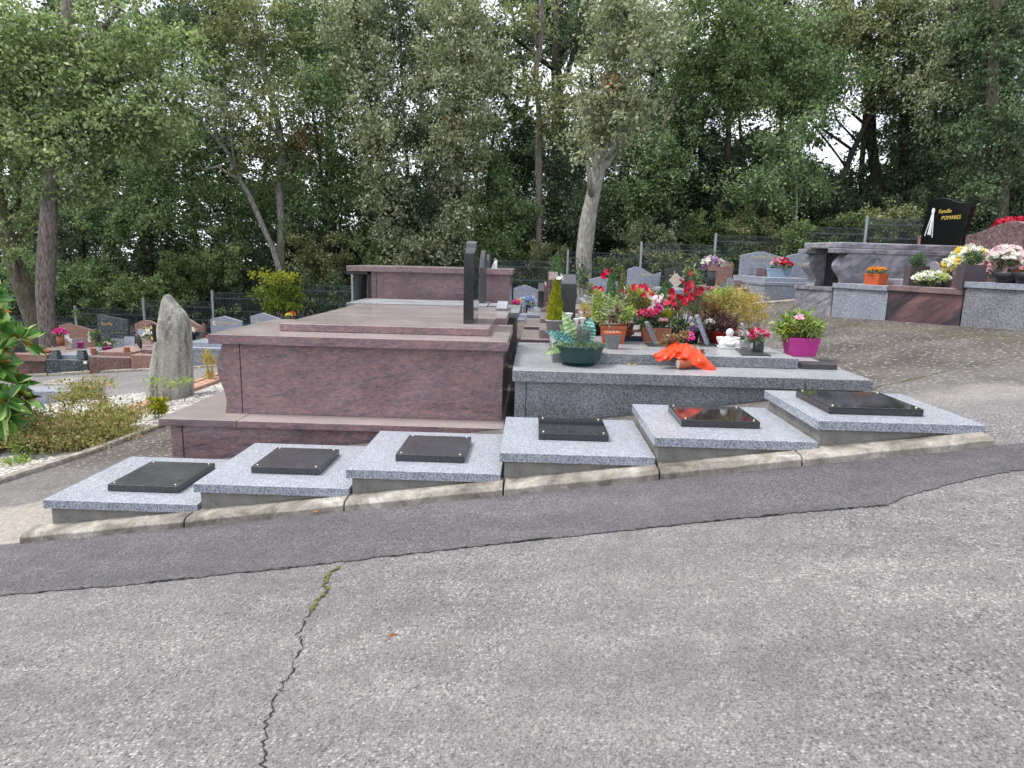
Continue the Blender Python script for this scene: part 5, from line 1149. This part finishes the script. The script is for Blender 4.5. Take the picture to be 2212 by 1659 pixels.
mand('group of pale pink trumpet flowers between the two red mandevillas', 1412, 7.5, [(1402, 640), (1416, 642), (1424, 650), (1410, 655), (1418, 664), (1404, 668), (1430, 648), (1468, 668)], [(1412, 668, 14, 12, 90)], .036, 'palepink', 'whitep')
b = (aY(1442, 700, 7.6)[0], 7.6, ZU)
plant('yellow upright croton leaves right of the cyclamen trough', b, (potm(b, .08, .06, .12), 'terrapot'), [('foliage', np.concatenate([leafq(np.array([aY(1445+rnd.uniform(-22, 22), 692+rnd.uniform(-6, 6), 7.6)]), np.array([[rnd.gauss(0, .3), rnd.gauss(0, .2), 1.0]]), rnd.uniform(.10, .20), .03) for _ in range(60)]), 'yellow')])
# shrubs at the right part of the tomb
def shr(label, px, py, rx, ry, Y, mt, n, L, W, bias=(0, 0, .5), pot='terrapot', z0=None, extra=()):
    c = aY(px, py, Y); b = (c[0], Y, ZU if z0 is None else z0); s_ = Y/F
    P = (potm(b, .095, .075, .14), pot) if pot else None
    sm = M()
    for _ in range(14):
        q = np.array(c)+rng.normal(size=3)*np.array([rx*s_*.5, .06, ry*s_*.5]); sm.tube([(b[0], b[1], b[2]+.08), (np.array(b)+q)/2+rng.normal(size=3)*.02, q], [.005, .004, .002], 4)
    return plant(label, b, P, [('foliage', stuffv('round', c, (rx*s_, min(rx*s_, .22), ry*s_), n, L, W, bias), mt)]+list(extra), stems=sm)
shr('pale yellow dried-looking shrub, largest plant at the right of the tomb', 1592, 665, 58, 38, 7.68, 'straw', 3600, .032, .013, pot='redpot', extra=[('upper_foliage', stuffv('round', aY(1560, 645, 7.7), (.20, .14, .13), 1100, .03, .018), 'spring')])
shr('orange-brown heather between the mandevilla and the pale yellow shrub', 1530, 672, 32, 26, 7.6, 'dry', 1300, .045, .008, (0, 0, 1.3))
shr('thin twiggy shrub at the right end of the flowers', 1632, 690, 32, 30, 7.72, 'straw', 500, .022, .010)
shr('purple-brown leafy shrub in a red pot behind the angel', 1555, 700, 36, 22, 7.45, 'purple', 1700, .035, .018, pot='redpot')
shr('dark green fuchsia foliage behind the leaning book plaque', 1462, 698, 24, 14, 7.5, 'mid', 420, .04, .02, pot='blackplastic')
shr('dull violet pansy plant beside the tall grey plaque', 1492, 716, 12, 12, 7.35, 'violet', 160, .035, .03, pot='blackplastic')
# loose: plaques, angel, jar, vase
def plaque(label, pl, pt_, pr_, pb_, Y, mat, lean=.12, th=.03, name='memorial_plaque', zb=None, rot=0, base=True, decor=None):
    a = aY(pl, pb_, Y); c = aY(pr_, pt_, Y); w = c[0]-a[0]; h = c[2]-a[2]; z = a[2] if zb is None else zb; h = c[2]-z
    T = thing(name, label, 'plaque', ((a[0]+c[0])/2, Y, z), rot)
    part('tablet', M().hexa([(-w/2, 0, .012), (w/2, 0, .012), (w/2, th, .012), (-w/2, th, .012)], [(-w/2, lean*h, h), (w/2, lean*h, h), (w/2, lean*h+th, h), (-w/2, lean*h+th, h)]), MT[mat], T, .003, local=True)
    if base: part('foot', M().box(-w*.55, w*.55, -.03, th+.06, 0, .0115), MT['blackmat'], T, .002, local=True)
    if decor: part('ornament', M().lathe((0, -.004+lean*h*.5, h*.55), [(w*.16, -.003), (w*.16, .003)], 12).box(-w*.3, w*.3, lean*h*.5-.008, lean*h*.5-.004, h*.25, h*.29), MT[decor], T, local=True)
    return T
def sidep(label, px0, py0, px1, py1, Y, th, L, mat, feet=True):
    """tablet seen on edge, leaning back to the left"""
    a = np.array(aZ(px1, py1, ZU)); Y = a[1]; top = np.array(aY(px0, py0, Y)); T = thing('memorial_plaque', label, 'plaque', (a[0], Y, ZU))
    z0 = ZU+.014
    part('tablet', M().hexa([(a[0]-th, Y, z0), (a[0], Y, z0), (a[0]+.05, Y+L, z0), (a[0]-th+.05, Y+L, z0)], [(top[0], Y, top[2]), (top[0]+th, Y, top[2]), (top[0]+th+.05, Y+L, top[2]), (top[0]+.05, Y+L, top[2])]), MT[mat], T, .003)
    if feet: part('foot', M().box(a[0]-.10, a[0]+.09, Y-.03, Y+L+.03, ZU+.001, ZU+.014), MT['blackmat'], T, .002)
sidep('grey book-shaped plaque leaning left in the middle of the tomb', 1391, 696, 1419, 748, 0, .028, .16, 'grey')
sidep('tall plain grey plaque leaning left, left of the angel', 1500, 682, 1531, 748, 0, .038, .16, 'bluegrey')
sidep('curved pale grey plaque on a dark foot, right of the angel', 1600, 700, 1622, 762, 0, .022, .15, 'bluegrey')
b = aZ(1574, 752, ZU)
T = thing('angel_bust', 'small white angel bust with round head and folded wings', 'statue', b); AT = T; T.scale = (1.45, 1.45, 1.38)
m = M().ball((b[0], b[1], b[2]+.115), .027, .027, .031, 14, 10); part('head', m, MT['white'], T, 0, True)
m = M().ball((b[0], b[1]-.014, b[2]+.110), .008, .017, .010, 8, 6); part('face', m, MT['white'], T, 0, True)
m = M().ball((b[0], b[1], b[2]+.045), .062, .04, .048, 16, 10); m.ball((b[0]-.045, b[1]-.015, b[2]+.03), .03, .03, .035, 12, 8); m.ball((b[0]+.045, b[1]-.015, b[2]+.03), .03, .03, .035, 12, 8); m.tube([(b[0]-.05, b[1]-.02, b[2]+.05), (b[0], b[1]-.045, b[2]+.03), (b[0]+.05, b[1]-.02, b[2]+.05)], [.015, .017, .015], 8)
part('body', m, MT['white'], T, 0, True)
part('base', M().box(b[0]-.07, b[0]+.07, b[1]-.05, b[1]+.05, b[2]+.0005, b[2]+.015), MT['white'], T, .003)
for s_ in (-1, 1):
    part('wing', M().hexa([(b[0]+s_*.03, b[1]+.02, b[2]+.02), (b[0]+s_*.07, b[1]+.02, b[2]+.03), (b[0]+s_*.07, b[1]+.035, b[2]+.03), (b[0]+s_*.03, b[1]+.035, b[2]+.02)], [(b[0]+s_*.035, b[1]+.02, b[2]+.085), (b[0]+s_*.088, b[1]+.02, b[2]+.08), (b[0]+s_*.088, b[1]+.035, b[2]+.08), (b[0]+s_*.035, b[1]+.035, b[2]+.085)]), MT['white'], T, .008)
b = aZ(1443, 744, ZU)
T = thing('candle_jar', 'glass grave candle jar with a gold lid, behind the orange wrapping', 'candle', b)
part('jar', M().lathe(b, [(.03, 0), (.036, .01), (.036, .07), (.03, .08)], 18), MT['glass'], T, 0, True)
part('lid', M().lathe((b[0], b[1], b[2]+.081), [(.033, 0), (.034, .012), (.03, .02), (.02, .024)], 18), MT['brass'], T, 0, True)
# vase with pink lilies on a dark foot plate
b = aZ(1637, 762, ZU)
plant('dark marbled vase of pink lilies standing on a dark plate', b, (M().lathe(b, [(.04, .001), (.05, .01), (.054, .05), (.048, .09), (.056, .13), (.05, .13), (.045, .11)], 22), 'darkvase'), [('leaves', stuffv('round', (b[0], b[1], b[2]+.15), (.07, .06, .025), 60, .07, .02), 'mid')],
      [('flowers', blooms(scatter((b[0], b[1], b[2]+.165), (.075, .06, .05), 15), .052, 6, .35, .5), 'crimson'), ('pale_petals', blooms(scatter((b[0]+.02, b[1]-.01, b[2]+.17), (.07, .06, .045), 8), .05, 6, .3, .45), 'palepink')], cat='vase of flowers', name='flower_vase')
c0 = aZ(1625, 768, ZU)
T = thing('memorial_plate', 'thin dark square plate under the pink lily vase', 'plate', (c0[0], c0[1], ZU)); 
b2 = aZ(1602, 768, ZU); b3 = aZ(1664, 769, ZU); b4 = aZ(1588, 752, ZU)
part('plate', M().hexa([(b2[0], b2[1], ZU+.0005), (b3[0], b2[1], ZU+.0005), (b3[0]-.04, b4[1]+.03, ZU+.0005), (b4[0], b4[1]+.03, ZU+.0005)], [(b2[0], b2[1], ZU+.013), (b3[0], b2[1], ZU+.013), (b3[0]-.04, b4[1]+.03, ZU+.013), (b4[0], b4[1]+.03, ZU+.013)]), MT['blackmat'], T, .003)
# pink & white artificial flowers behind
for lb, px, py, Y, mt, potn in (('small bunch of white and crimson flowers behind the tall grey plaque', 1534, 700, 7.4, 'whitep', 'blackplastic'), ('little pot of pale pink flowers left of the curved plaque', 1601, 722, 7.3, 'palepink', 'white')):
    c = aY(px, py, Y); b = (c[0], Y, ZU)
    plant(lb, b, (potm(b, .04, .03, .06), potn), [('leaves', stuffv('round', (c[0], Y, c[2]-.02), (.05, .05, .03), 60, .04, .02), 'mid')], [('flowers', blooms(scatter(c, (.06, .04, .04), 9), .035, 6, .3, .5), mt)])
# orange foil bouquet
T = thing('wrapped_bouquet', 'toppled flower pot in bright orange wrapping with dried flowers, front of the grey tomb', 'bouquet', aZ(1480, 795, ZE))
bo = [(1412, 770), (1422, 781), (1443, 778), (1457, 772), (1476, 777), (1500, 790), (1522, 800), (1546, 803)]
to = [(1413, 764), (1434, 754), (1450, 744), (1459, 738), (1472, 744), (1484, 741), (1512, 757), (1547, 796)]
n = 43; K = 9; m = M()
def pl_(P, t_):
    x = t_*(len(P)-1); k = min(int(x), len(P)-2); f = x-k; return P[k][0]+(P[k+1][0]-P[k][0])*f, P[k][1]+(P[k+1][1]-P[k][1])*f
for j in range(K):
    w_ = j/(K-1)
    for k in range(n):
        t_ = k/(n-1); e = math.sin(PI*t_)**.5
        b0 = np.array(aY(*pl_(bo, t_), 6.17)); t0 = np.array(aY(*pl_(to, t_), 6.17+.22*e))
        q = b0*(1-w_)+t0*w_; q[1] -= .075*math.sin(PI*w_)*e; q[1] += .030*math.sin(k*.42+.5*j)*e*math.sin(PI*w_)+.016*math.sin(k*.8-1.1*j)*e; q[2] += .010*math.sin(k*.6+j*.8)*e*math.sin(PI*w_)
        m.v.append(tuple(q))
for j in range(K-1):
    for k in range(n-1): a = j*n+k; m.f.append((a, a+1, a+1+n, a+n))
o = part('wrapping', m, MT['foil'], T); so = o.modifiers.new('thick', 'SOLIDIFY'); so.thickness = .002
p0 = np.array(aY(1464, 787, 6.16)); p1 = p0+np.array([.17, .06, .005])
m = M().tube([p0, p0+(p1-p0)*.05, p1], [.043, .045, .034], 20); part('pot', m, MT['terracotta'], T, 0, True)
m = M().tube([p0+np.array([-.004, -.001, 0]), p0-np.array([.001, 0, 0])], [.036, .036], 20); part('pot_base', m, MT['lightpot'], T)
fast_mesh('dried_flowers', np.concatenate([stuffv('round', aY(1452, 738, 6.45), (.11, .08, .06), 520, .04, .010, (-.3, 0, .2)), stuffv('round', aY(1475, 725, 6.5), (.07, .06, .05), 260, .03, .012), stuffv('round', aY(1500, 760, 6.35), (.10, .05, .05), 300, .03, .014)]), 4, LF['dry'], T)
fast_mesh('fuchsia_flowers', blooms(scatter(aY(1493, 733, 6.42), (.025, .025, .06), 12), .022, 5, .5, .7), 4, LF['fuchsia'], T)
# magenta trough
b = aZ(1727, 768, ZE); Y = b[1]
plant('magenta trough with a leafy green plant, right end of the grey tomb', b, (trough(b, sc(66, Y), .22, sc(40, Y), .8, .0), 'magenta', False),
      [('lower_foliage', stuffv('round', aY(1727, 714, Y), (.20, .15, .10), 500, .075, .020, (0, 0, .35)), 'bright'), ('foliage', np.concatenate([stuffv('round', aY(1727, 706, Y), (.215, .17, .13), 900, .078, .022, (0, 0, .35)), stuffv('round', aY(1697, 712, Y-.05), (.10, .09, .09), 220, .07, .02, (-.3, 0, .3))]), 'spring'), ('yellow_leaves', stuffv('round', aY(1722, 714, Y-.06), (.19, .1, .08), 110, .07, .02, (0, 0, .2)), 'yellow')],
      [('flowers', blooms([aY(1728, 685, Y-.1), aY(1724, 689, Y-.1)], .05, 6, .4, .8), 'pinkp')])
# fallen leaves
for i in range(16):
    px, py = rnd.uniform(1350, 1445), rnd.uniform(784, 790); c = aZ(px, py, ZE+.001)
    v = leafq(np.array([[c[0], c[1], c[2]+.003]]), np.array([[rnd.uniform(-1, 1), rnd.uniform(-.5, .5), .12]]), rnd.uniform(.03, .055), .022)
    o = fast_mesh('fallen_leaf', v, 4, LF['straw'], None, tuple(v[0])); tag(o, 'yellow fallen leaf along the foot of the top slab of the grey tomb', 'leaf', 'fallen leaves on the grey tomb')
for i, (px, py, mt, lb) in enumerate(((838, 1377, 'rust', 'orange fallen leaf lying on the asphalt near the middle'), (700, 1403-364, 'rust', 'small brown leaf at the foot of the kerb'), (1342, 777, 'straw', 'yellow leaf lying on the top slab beside the light grey pot'))):
    c = aG(px, py, zr) if i < 1 else (aY(675, 1107, 4.3) if i == 1 else aZ(1380, 752, ZU))
    v = leafq(np.array([[c[0], c[1], c[2]+.006]]), np.array([[1, .3, .1]]), .045, .022); o = fast_mesh('fallen_leaf', v, 4, LF[mt], None, tuple(v[0])); tag(o, lb, 'leaf')

# ------------------------------------------------------------------ right-hand row flowers
def R2(px, py, v):   # point on the plane local x = v of the row frame
    r = ray(px, py); t_ = (RA[0]*.967+RA[1]*.257+v)/(r[0]*.967+r[1]*.257); return tuple(c*t_ for c in r)
b = R2(1891, 613, .22); b = (b[0], b[1], -.262)
plant('orange-brown trough of orange marigolds on the blue-grey grave', b, (trough(b, .32, .17, .165, .86, RROT-PI/2), 'orangepot', False), [('foliage', stuffv('round', (b[0], b[1], b[2]+.19), (.12, .12, .035), 420, .03, .014), 'bright')], [('flowers', blooms(scatter((b[0], b[1], b[2]+.215), (.14, .14, .04), 55), .026, 6, .3, .8, (0, -.4, 1), 2), 'orangep')])
for lb, px, pyb, v_ in (('square dark granite vase with a green ball plant, right of the marigolds', 1976, 613, .35), ('larger square dark granite vase with a green ball plant, near the pink flowers', 2092, 620, .12)):
    b = R2(px, pyb, v_); z0 = -.246; b = (b[0], b[1], z0); hh_ = .27 if px < 2000 else .30; w1 = .122; w0 = .13
    m = M().hexa([(b[0]-w0, b[1]-w0*.6, z0+.001), (b[0]+w0, b[1]-w0*.6, z0+.001), (b[0]+w0, b[1]+w0*.6, z0+.001), (b[0]-w0, b[1]+w0*.6, z0+.001)], [(b[0]-w1, b[1]-w1*.7, z0+hh_), (b[0]+w1*1.12, b[1]-w1*.7, z0+hh_), (b[0]+w1*1.12, b[1]+w1*.7, z0+hh_), (b[0]-w1, b[1]+w1*.7, z0+hh_)])
    plant(lb, b, (m, 'vasestone', False), [('foliage', stuffv('round', (b[0]+.02, b[1], z0+hh_+.07), (.115, .115, .10), 1300, .022, .012), 'dark'), ('tips', stuffv('round', (b[0]+.02, b[1], z0+hh_+.075), (.12, .12, .105), 500, .018, .010), 'fir')], cat='vase', name='stone_vase')
def mums(label, px, py, v_, r, cols, n, z0, rr=.035):
    c = R2(px, py, v_); b = (c[0], c[1], z0)
    fl = []
    for i, mt in enumerate(cols): fl.append(('flowers', blooms(scatter(c, (r[0], r[1], r[2]), n//len(cols)), rr, 8, .25, .55, (-.2, -.6, .7), 2), mt))
    return plant(label, b, None, [('foliage', stuffv('round', (c[0], c[1], (c[2]+z0)/2+.05), (r[0]*.85, r[1]*.85, max(.05, (c[2]-z0)*.55)), 420, .05, .022), 'mid')], fl, cat='bouquet', name='bouquet')
mums('white and lime bouquet lying on the banded marble grave', 2013, 608, .3, (.24, .15, .13), ('whitep', 'whitep', 'spring'), 96, -.247, .05)
mums('big bouquet of yellow and white chrysanthemums by the pale pink flowers', 2090, 590, .8, (.33, .24, .36), ('yellowp', 'whitep', 'yellowp', 'whitep', 'whitep'), 260, -.247, .055)
mums('big dome of pale pink hydrangeas at the right picture edge', 2170, 592, .75, (.32, .24, .36), ('palepink', 'palepink', 'pinkp', 'palepink'), 420, -.152, .042)
mums('white cluster on top of the pale pink hydrangeas', 2178, 562, .62, (.24, .15, .12), ('whitep', 'whitep', 'palepink'), 110, -.152, .042)
mums('white and pink flowers at the very right picture edge', 2225, 590, .8, (.2, .2, .3), ('pinkp', 'whitep', 'orangep'), 110, -.152, .042)
mums('red geraniums at the upper right picture edge', 2195, 492, 3.0, (.38, .25, .16), ('red', 'red'), 130, -.15, .045)
mums('magenta and white petunias below the red geraniums', 2205, 515, 2.85, (.36, .22, .09), ('fuchsia', 'fuchsia', 'whitep'), 90, -.15, .045)
for lb, px in (('black plastic bowl under the pale pink hydrangeas', 2178), ('black plastic bowl cut by the right picture edge', 2226)):
    b = R2(px, 612, .15); b = (b[0], b[1], -.151); T = thing('flower_bowl', lb, 'planter', b); part('bowl', M().lathe(b, [(.13, .001), (.16, .06), (.19, .13), (.185, .13), (.16, .11)], 26), MT['blackplastic'], T, 0, True); part('soil', M().lathe((b[0], b[1], b[2]+.115), [(.17, 0), (.1, .005)], 20), MT['soil'], T)
# grave 3: dark trough and small plaque
b = R2(2120, 608, .5); T = thing('granite_bench', 'dark purple granite block behind the larger square vase', 'block', (b[0], b[1], -.156), RROT); part('block', M().box(0, .35, -.5, .45, .0, .13), MT['purple'], T, .004, local=True)
b = R2(2010, 610, .75); T = thing('memorial_plaque', 'round-topped grey swirled plaque behind the white and lime bouquet', 'plaque', (b[0], b[1], -.16), RROT)
part('tablet', M().prism([(-.14, 0), (.14, 0), (.13, .14)]+[(.10*math.cos(a), .17+.09*math.sin(a)) for a in np.linspace(.1, PI-.1, 9)]+[(-.13, .14)], 'x', 0, .03), MT['swirl'], T, .003, local=True)

# ------------------------------------------------------------------ things on the middle graves
def small(label, px, pyb, Y, kind, mt, h, w, zb=None, fl=None, r=.12, name=None, cat=None, flr=.045, n=26, leafmt='mid'):
    a = aY(px, pyb, Y); b = (a[0], Y, a[2] if zb is None else zb)
    if kind == 'pot': P = (potm(b, w/2, w*.38, h), mt)
    elif kind == 'trough': P = (trough(b, w, .2, h, .86), mt, False)
    elif kind == 'urn': P = (M().lathe(b, [(w*.30, .0), (w*.32, h*.06), (w*.18, h*.15), (w*.42, h*.5), (w*.40, h*.75), (w*.32, h*.86), (w*.5, h*.97), (w*.46, h), (w*.3, h*.9)], 20), mt)
    elif kind == 'cyl': P = (M().lathe(b, [(w*.42, 0), (w*.5, h), (w*.45, h), (w*.4, h*.9)], 20), mt)
    fol = []; flo = []
    if fl:
        c = (b[0], Y, b[2]+h+r*.45); fol.append(('leaves', stuffv('round', (c[0], c[1], c[2]-r*.2), (r, r*.8, r*.6), 160, .06, .025), leafmt))
        for m_ in fl: flo.append(('flowers', blooms(scatter(c, (r, r*.8, r*.7), n//len(fl)), flr, 6, .3, .7, lay=2), m_))
    return plant(label, b, P, fol, flo, cat=cat or 'potted plant', name=name or 'potted_plant')
zM6 = G['M6'][2]
small('pale blue trough with pink and red flowers on the high blue-grey grave', 1683, 600, 15.2, 'trough', 'bluepot', .20, .52, None, ['pinkp', 'red'], .20, flr=.05, n=40)
small('lone red flower clump at the right end of the pale blue trough', 1700, 592, 15.1, 'pot', 'bluepot', .12, .14, None, ['red'], .12, n=20)
small('dark vase with a wide bunch of mauve flowers', 1535, 618, 15.6, 'cyl', 'darkvase', .34, .22, None, ['violet', 'violet', 'whitep'], .27, name='flower_vase', cat='vase of flowers', flr=.06, n=60, leafmt='violet')
c_ = aY(1461, 606, 15.8); T = thing('memorial_plaque', 'cream diamond-shaped plaque before the slate headstone', 'plaque', (c_[0], c_[1], c_[2]-.17))
part('tablet', M().prism([(c_[0], c_[2]-.17), (c_[0]+.17, c_[2]), (c_[0], c_[2]+.17), (c_[0]-.17, c_[2])], 'y', 15.8, 15.83), MT['cream'], T, .003)
for lb, a in (('dull pink plaque nearest the pale blue trough', (1633, 579, 1650, 597, 15.6, 'pinktop')), ('dark brown plaque with gilt centre, left of the pale blue trough', (1650, 580, 1662, 599, 15.5, 'purple')), ('oval grey plaque at the left of the broad dove headstone', (1618, 577, 1629, 594, 15.8, 'grey')),
              ('pinkish plaque with a gold square, right-most on the dark red grave', (1585, 606, 1606, 624, 15.6, 'pinktop')), ('pale blue-grey shell plaque on the dark red grave', (1570, 601, 1586, 622, 15.8, 'bluegrey')), ('low grey two-part plaque on the dark red grave', (1555, 611, 1572, 624, 15.6, 'grey')),
              ('dark photo plaque with candles at the end of the alley', (1113, 677-16, 1128, 680, 17.0, 'blackmat')), ('narrow pinkish plaque left of the blue flowers', (1129, 664, 1136, 679, 17.2, 'pinktop')), ('plaque with a sky-blue picture at the end of the alley', (1153, 664, 1163, 679, 17.0, 'photo')), ('grey upright plaque behind the sky-blue picture', (1146, 662, 1153, 678, 17.4, 'bluegrey')),
              ('dark grey folder plaque right of the magenta pot', (157, 732, 179, 752, 18.3, 'grey')), ('small white label stuck near the front edge of the dark green grave', (180, 781, 187, 787, 16.37, 'white')),
              ('grey box-shaped plaque before the green headstone', (240, 733, 266, 757, 17.0, 'bluegrey')), ('lilac wavy plaque right of the grey box-shaped one', (268, 728, 288, 760, 16.9, 'slab')), ('pale plaque with birds before the arched salmon headstone', (297, 712, 325, 736, 17.3, 'slab')),
              ('black plaque before the wavy salmon headstone right of the standing stone', (414, 717, 440, 735, 16.6, 'black')), ('cream picture frame ornament before the horse headstone', (143, 742, 153, 755, 18.0, 'cream')), ('pale stone at the left of the red pot', (55, 745, 75, 757, 18.0, 'slab'))):
    plaque(lb, a[0], a[1], a[2], a[3], a[4], a[5], .12, .03, base=('label' not in lb), decor='gold' if 'gold' in lb or 'gilt' in lb else None)
small('navy vase with blue artificial flowers at the end of the alley', 1140, 679, 17.3, 'cyl', 'navy', .24, .14, None, ['bluep', 'bluep', 'whitep'], .20, name='flower_vase', cat='vase of flowers', flr=.06, n=30)
small('bright pink flowers at the left of the alley headstone', 1110, 670, 17.3, 'pot', 'lightpot', .10, .14, None, ['fuchsia'], .13, flr=.06, n=14)
small('brown dried flowers beside the bright pink ones', 1118, 668, 17.6, 'pot', 'terrapot', .12, .12, None, ['orangep'], .11, flr=.04, n=10, leafmt='dry')
small('red and yellow flower tuft peeping over the red tomb lid', 630, 692, 15.0, 'pot', 'terrapot', .06, .14, None, ['red', 'yellowp'], .10, flr=.05, n=18)
# left graves
small('salmon cylinder vase topped with magenta flowers, by the stout trunk', 132, 746, 17.9, 'cyl', 'terrapot', .25, .20, None, ['fuchsia'], .17, name='flower_vase', cat='vase of flowers', flr=.07, n=40)
small('magenta pot in front of the dark grey folder plaque', 174, 752, 17.8, 'pot', 'magenta', .17, .15)
small('bright red trough behind the left tapered stone vase', 100, 768, 17.4, 'trough', 'redpot', .13, .28, None, None)
small('salmon urn on the corner of the salmon-fronted grave', 203, 770, 15.9, 'urn', 'terrapot', .20, .17)
small('salmon urn nearer the standing stone', 275, 768, 15.8, 'urn', 'terrapot', .20, .17)
small('magenta bowl with white flowers before the green headstone', 231, 757, 16.4, 'pot', 'magenta', .10, .22, None, ['whitep', 'pinkp'], .10, flr=.03, n=18)
small('shallow terracotta dish on the salmon-fronted grave', 240, 772, 15.9, 'pot', 'orangepot', .05, .2)
small('white flower bunch before the wavy salmon headstone', 408, 735, 16.5, 'pot', 'terrapot', .15, .14, None, ['whitep'], .16, flr=.05, n=26)
small('orange pot at the left end of the red tomb lid', 455, 738, 15.2, 'pot', 'orangepot', .14, .16)
small('white roses beside the left face of the standing stone', 322, 735, 16.4, 'pot', 'lightpot', .12, .14, None, ['whitep'], .13, flr=.045, n=20)
small('cream flower box before the birds plaque', 318, 742, 16.8, 'trough', 'cream', .14, .30, None, ['whitep'], .1, flr=.04, n=14)
for lb, px, py, rx, ry in (('leafy green plant left of the green headstone', 212, 722, 12, 16), ('bushy green plant between the two salmon urns', 222, 762, 14, 12), ('grey-green potted shrub before the green headstone', 222, 740, 14, 10)):
    bush(lb, px, py, rx, ry, 16.6, LF['mid'], 60, .06, name='potted_plant', cat='potted plant', sig=.05, ground=aY(px, py+ry+4, 16.6)[2])
b = aY(300, 752, 16.5); T = thing('bird_figure', 'black bird-like figure beside the lilac wavy plaque', 'figurine', (b[0], 16.5, b[2]))
part('body', M().tube([(b[0]+.05, 16.5, b[2]), (b[0]+.02, 16.5, b[2]+.15), (b[0], 16.5, b[2]+.28), (b[0]-.06, 16.5, b[2]+.36)], [.03, .07, .05, .03], 10), MT['blackmat'], T, 0, True)
part('neck', M().tube([(b[0]-.06, 16.5, b[2]+.36), (b[0]-.09, 16.48, b[2]+.42), (b[0]-.13, 16.46, b[2]+.41)], [.025, .025, .008], 8), MT['blackmat'], T, 0, True)
T = bush('pink trough planting at the far left below the magnolia leaves', 78, 768, 20, 6, 17.2, LF['olive'], 40, .07, name='potted_plant', cat='potted plant', stems=False, ground=aY(78, 776, 17.2)[2])
b = aY(70, 778, 17.0); part('pot', trough((b[0], 17.0, b[2]), 1.0, .3, .17, .94), MT['salmon'], T)

# ------------------------------------------------------------------ sky, light, camera
w = bpy.data.worlds.new('World'); bpy.context.scene.world = w; w.use_nodes = True
nt = w.node_tree; bg = nt.nodes['Background']
sky = nt.nodes.new('ShaderNodeTexSky'); sky.sky_type = 'NISHITA'; sky.sun_disc = False
SEL, SAZ = 62, 268
sky.sun_elevation = math.radians(SEL); sky.sun_rotation = math.radians(SAZ); sky.dust_density = 3.0; sky.air_density = 1.2
tc = nt.nodes.new('ShaderNodeTexCoord'); mp = nt.nodes.new('ShaderNodeMapping'); mp.inputs['Scale'].default_value = (1, 1, 2.4)
nz = nt.nodes.new('ShaderNodeTexNoise'); nz.inputs['Scale'].default_value = 2.6; nz.inputs['Detail'].default_value = 7; nz.inputs['Roughness'].default_value = .55
nt.links.new(tc.outputs['Generated'], mp.inputs[0]); nt.links.new(mp.outputs[0], nz.inputs['Vector'])
rp = nt.nodes.new('ShaderNodeValToRGB'); rp.color_ramp.elements[0].position = .34; rp.color_ramp.elements[0].color = (.25, .25, .25, 1); rp.color_ramp.elements[1].position = .52; rp.color_ramp.elements[1].color = (.97, .97, .97, 1)
nt.links.new(nz.outputs['Fac'], rp.inputs[0])
cl = nt.nodes.new('ShaderNodeValToRGB'); cl.color_ramp.elements[0].position = .3; cl.color_ramp.elements[0].color = (.60, .62, .68, 1); cl.color_ramp.elements[1].position = .7; cl.color_ramp.elements[1].color = (.95, .96, 1.0, 1)
nt.links.new(nz.outputs['Fac'], cl.inputs[0])
sc_ = nt.nodes.new('ShaderNodeMix'); sc_.data_type = 'RGBA'; sc_.blend_type = 'MULTIPLY'; sc_.inputs[0].default_value = 1; nt.links.new(cl.outputs[0], sc_.inputs[6]); sc_.inputs[7].default_value = (9.5, 9.5, 9.7, 1)
sc_.clamp_result = False
mx = nt.nodes.new('ShaderNodeMix'); mx.data_type = 'RGBA'; nt.links.new(rp.outputs[0], mx.inputs[0]); nt.links.new(sky.outputs[0], mx.inputs[6]); nt.links.new(sc_.outputs[2], mx.inputs[7])
nt.links.new(mx.outputs[2], bg.inputs['Color']); bg.inputs['Strength'].default_value = .12
sd = bpy.data.lights.new('sun', 'SUN'); sd.energy = 2.0; sd.angle = math.radians(14); sd.color = (1, .96, .9)
so = bpy.data.objects.new('sun', sd); C.objects.link(so)
el, az = math.radians(SEL), math.radians(SAZ)
from mathutils import Vector, Matrix
dv = Vector((math.sin(az)*math.cos(el), math.cos(az)*math.cos(el), math.sin(el))); so.rotation_euler = dv.to_track_quat('Z', 'Y').to_euler()

cd = bpy.data.cameras.new('camera'); cam = bpy.data.objects.new('camera', cd); C.objects.link(cam)
cd.sensor_width = 36.0; cd.lens = 36.0*F/2212; cd.clip_start = .05; cd.clip_end = 1500
# world axes in camera coordinates -> camera axes in world coordinates
Rm = Matrix(((dX[0], -dX[1], -dX[2]), (dY[0], -dY[1], -dY[2]), (dZ[0], -dZ[1], -dZ[2])))
cam.matrix_world = Rm.to_4x4()
bpy.context.scene.camera = cam
vsn = bpy.context.scene.view_settings; vsn.view_transform = 'Standard'; vsn.look = 'None'; vsn.gamma = 1; vsn.exposure = .75; vsn.use_curve_mapping = False
bpy.context.scene.cycles.max_bounces = 5; bpy.context.scene.cycles.diffuse_bounces = 3; bpy.context.scene.cycles.transmission_bounces = 3; bpy.context.scene.cycles.caustics_reflective = False; bpy.context.scene.cycles.caustics_refractive = False
bpy.context.scene.cycles.use_adaptive_sampling = True
bpy.context.scene.render.use_persistent_data = False
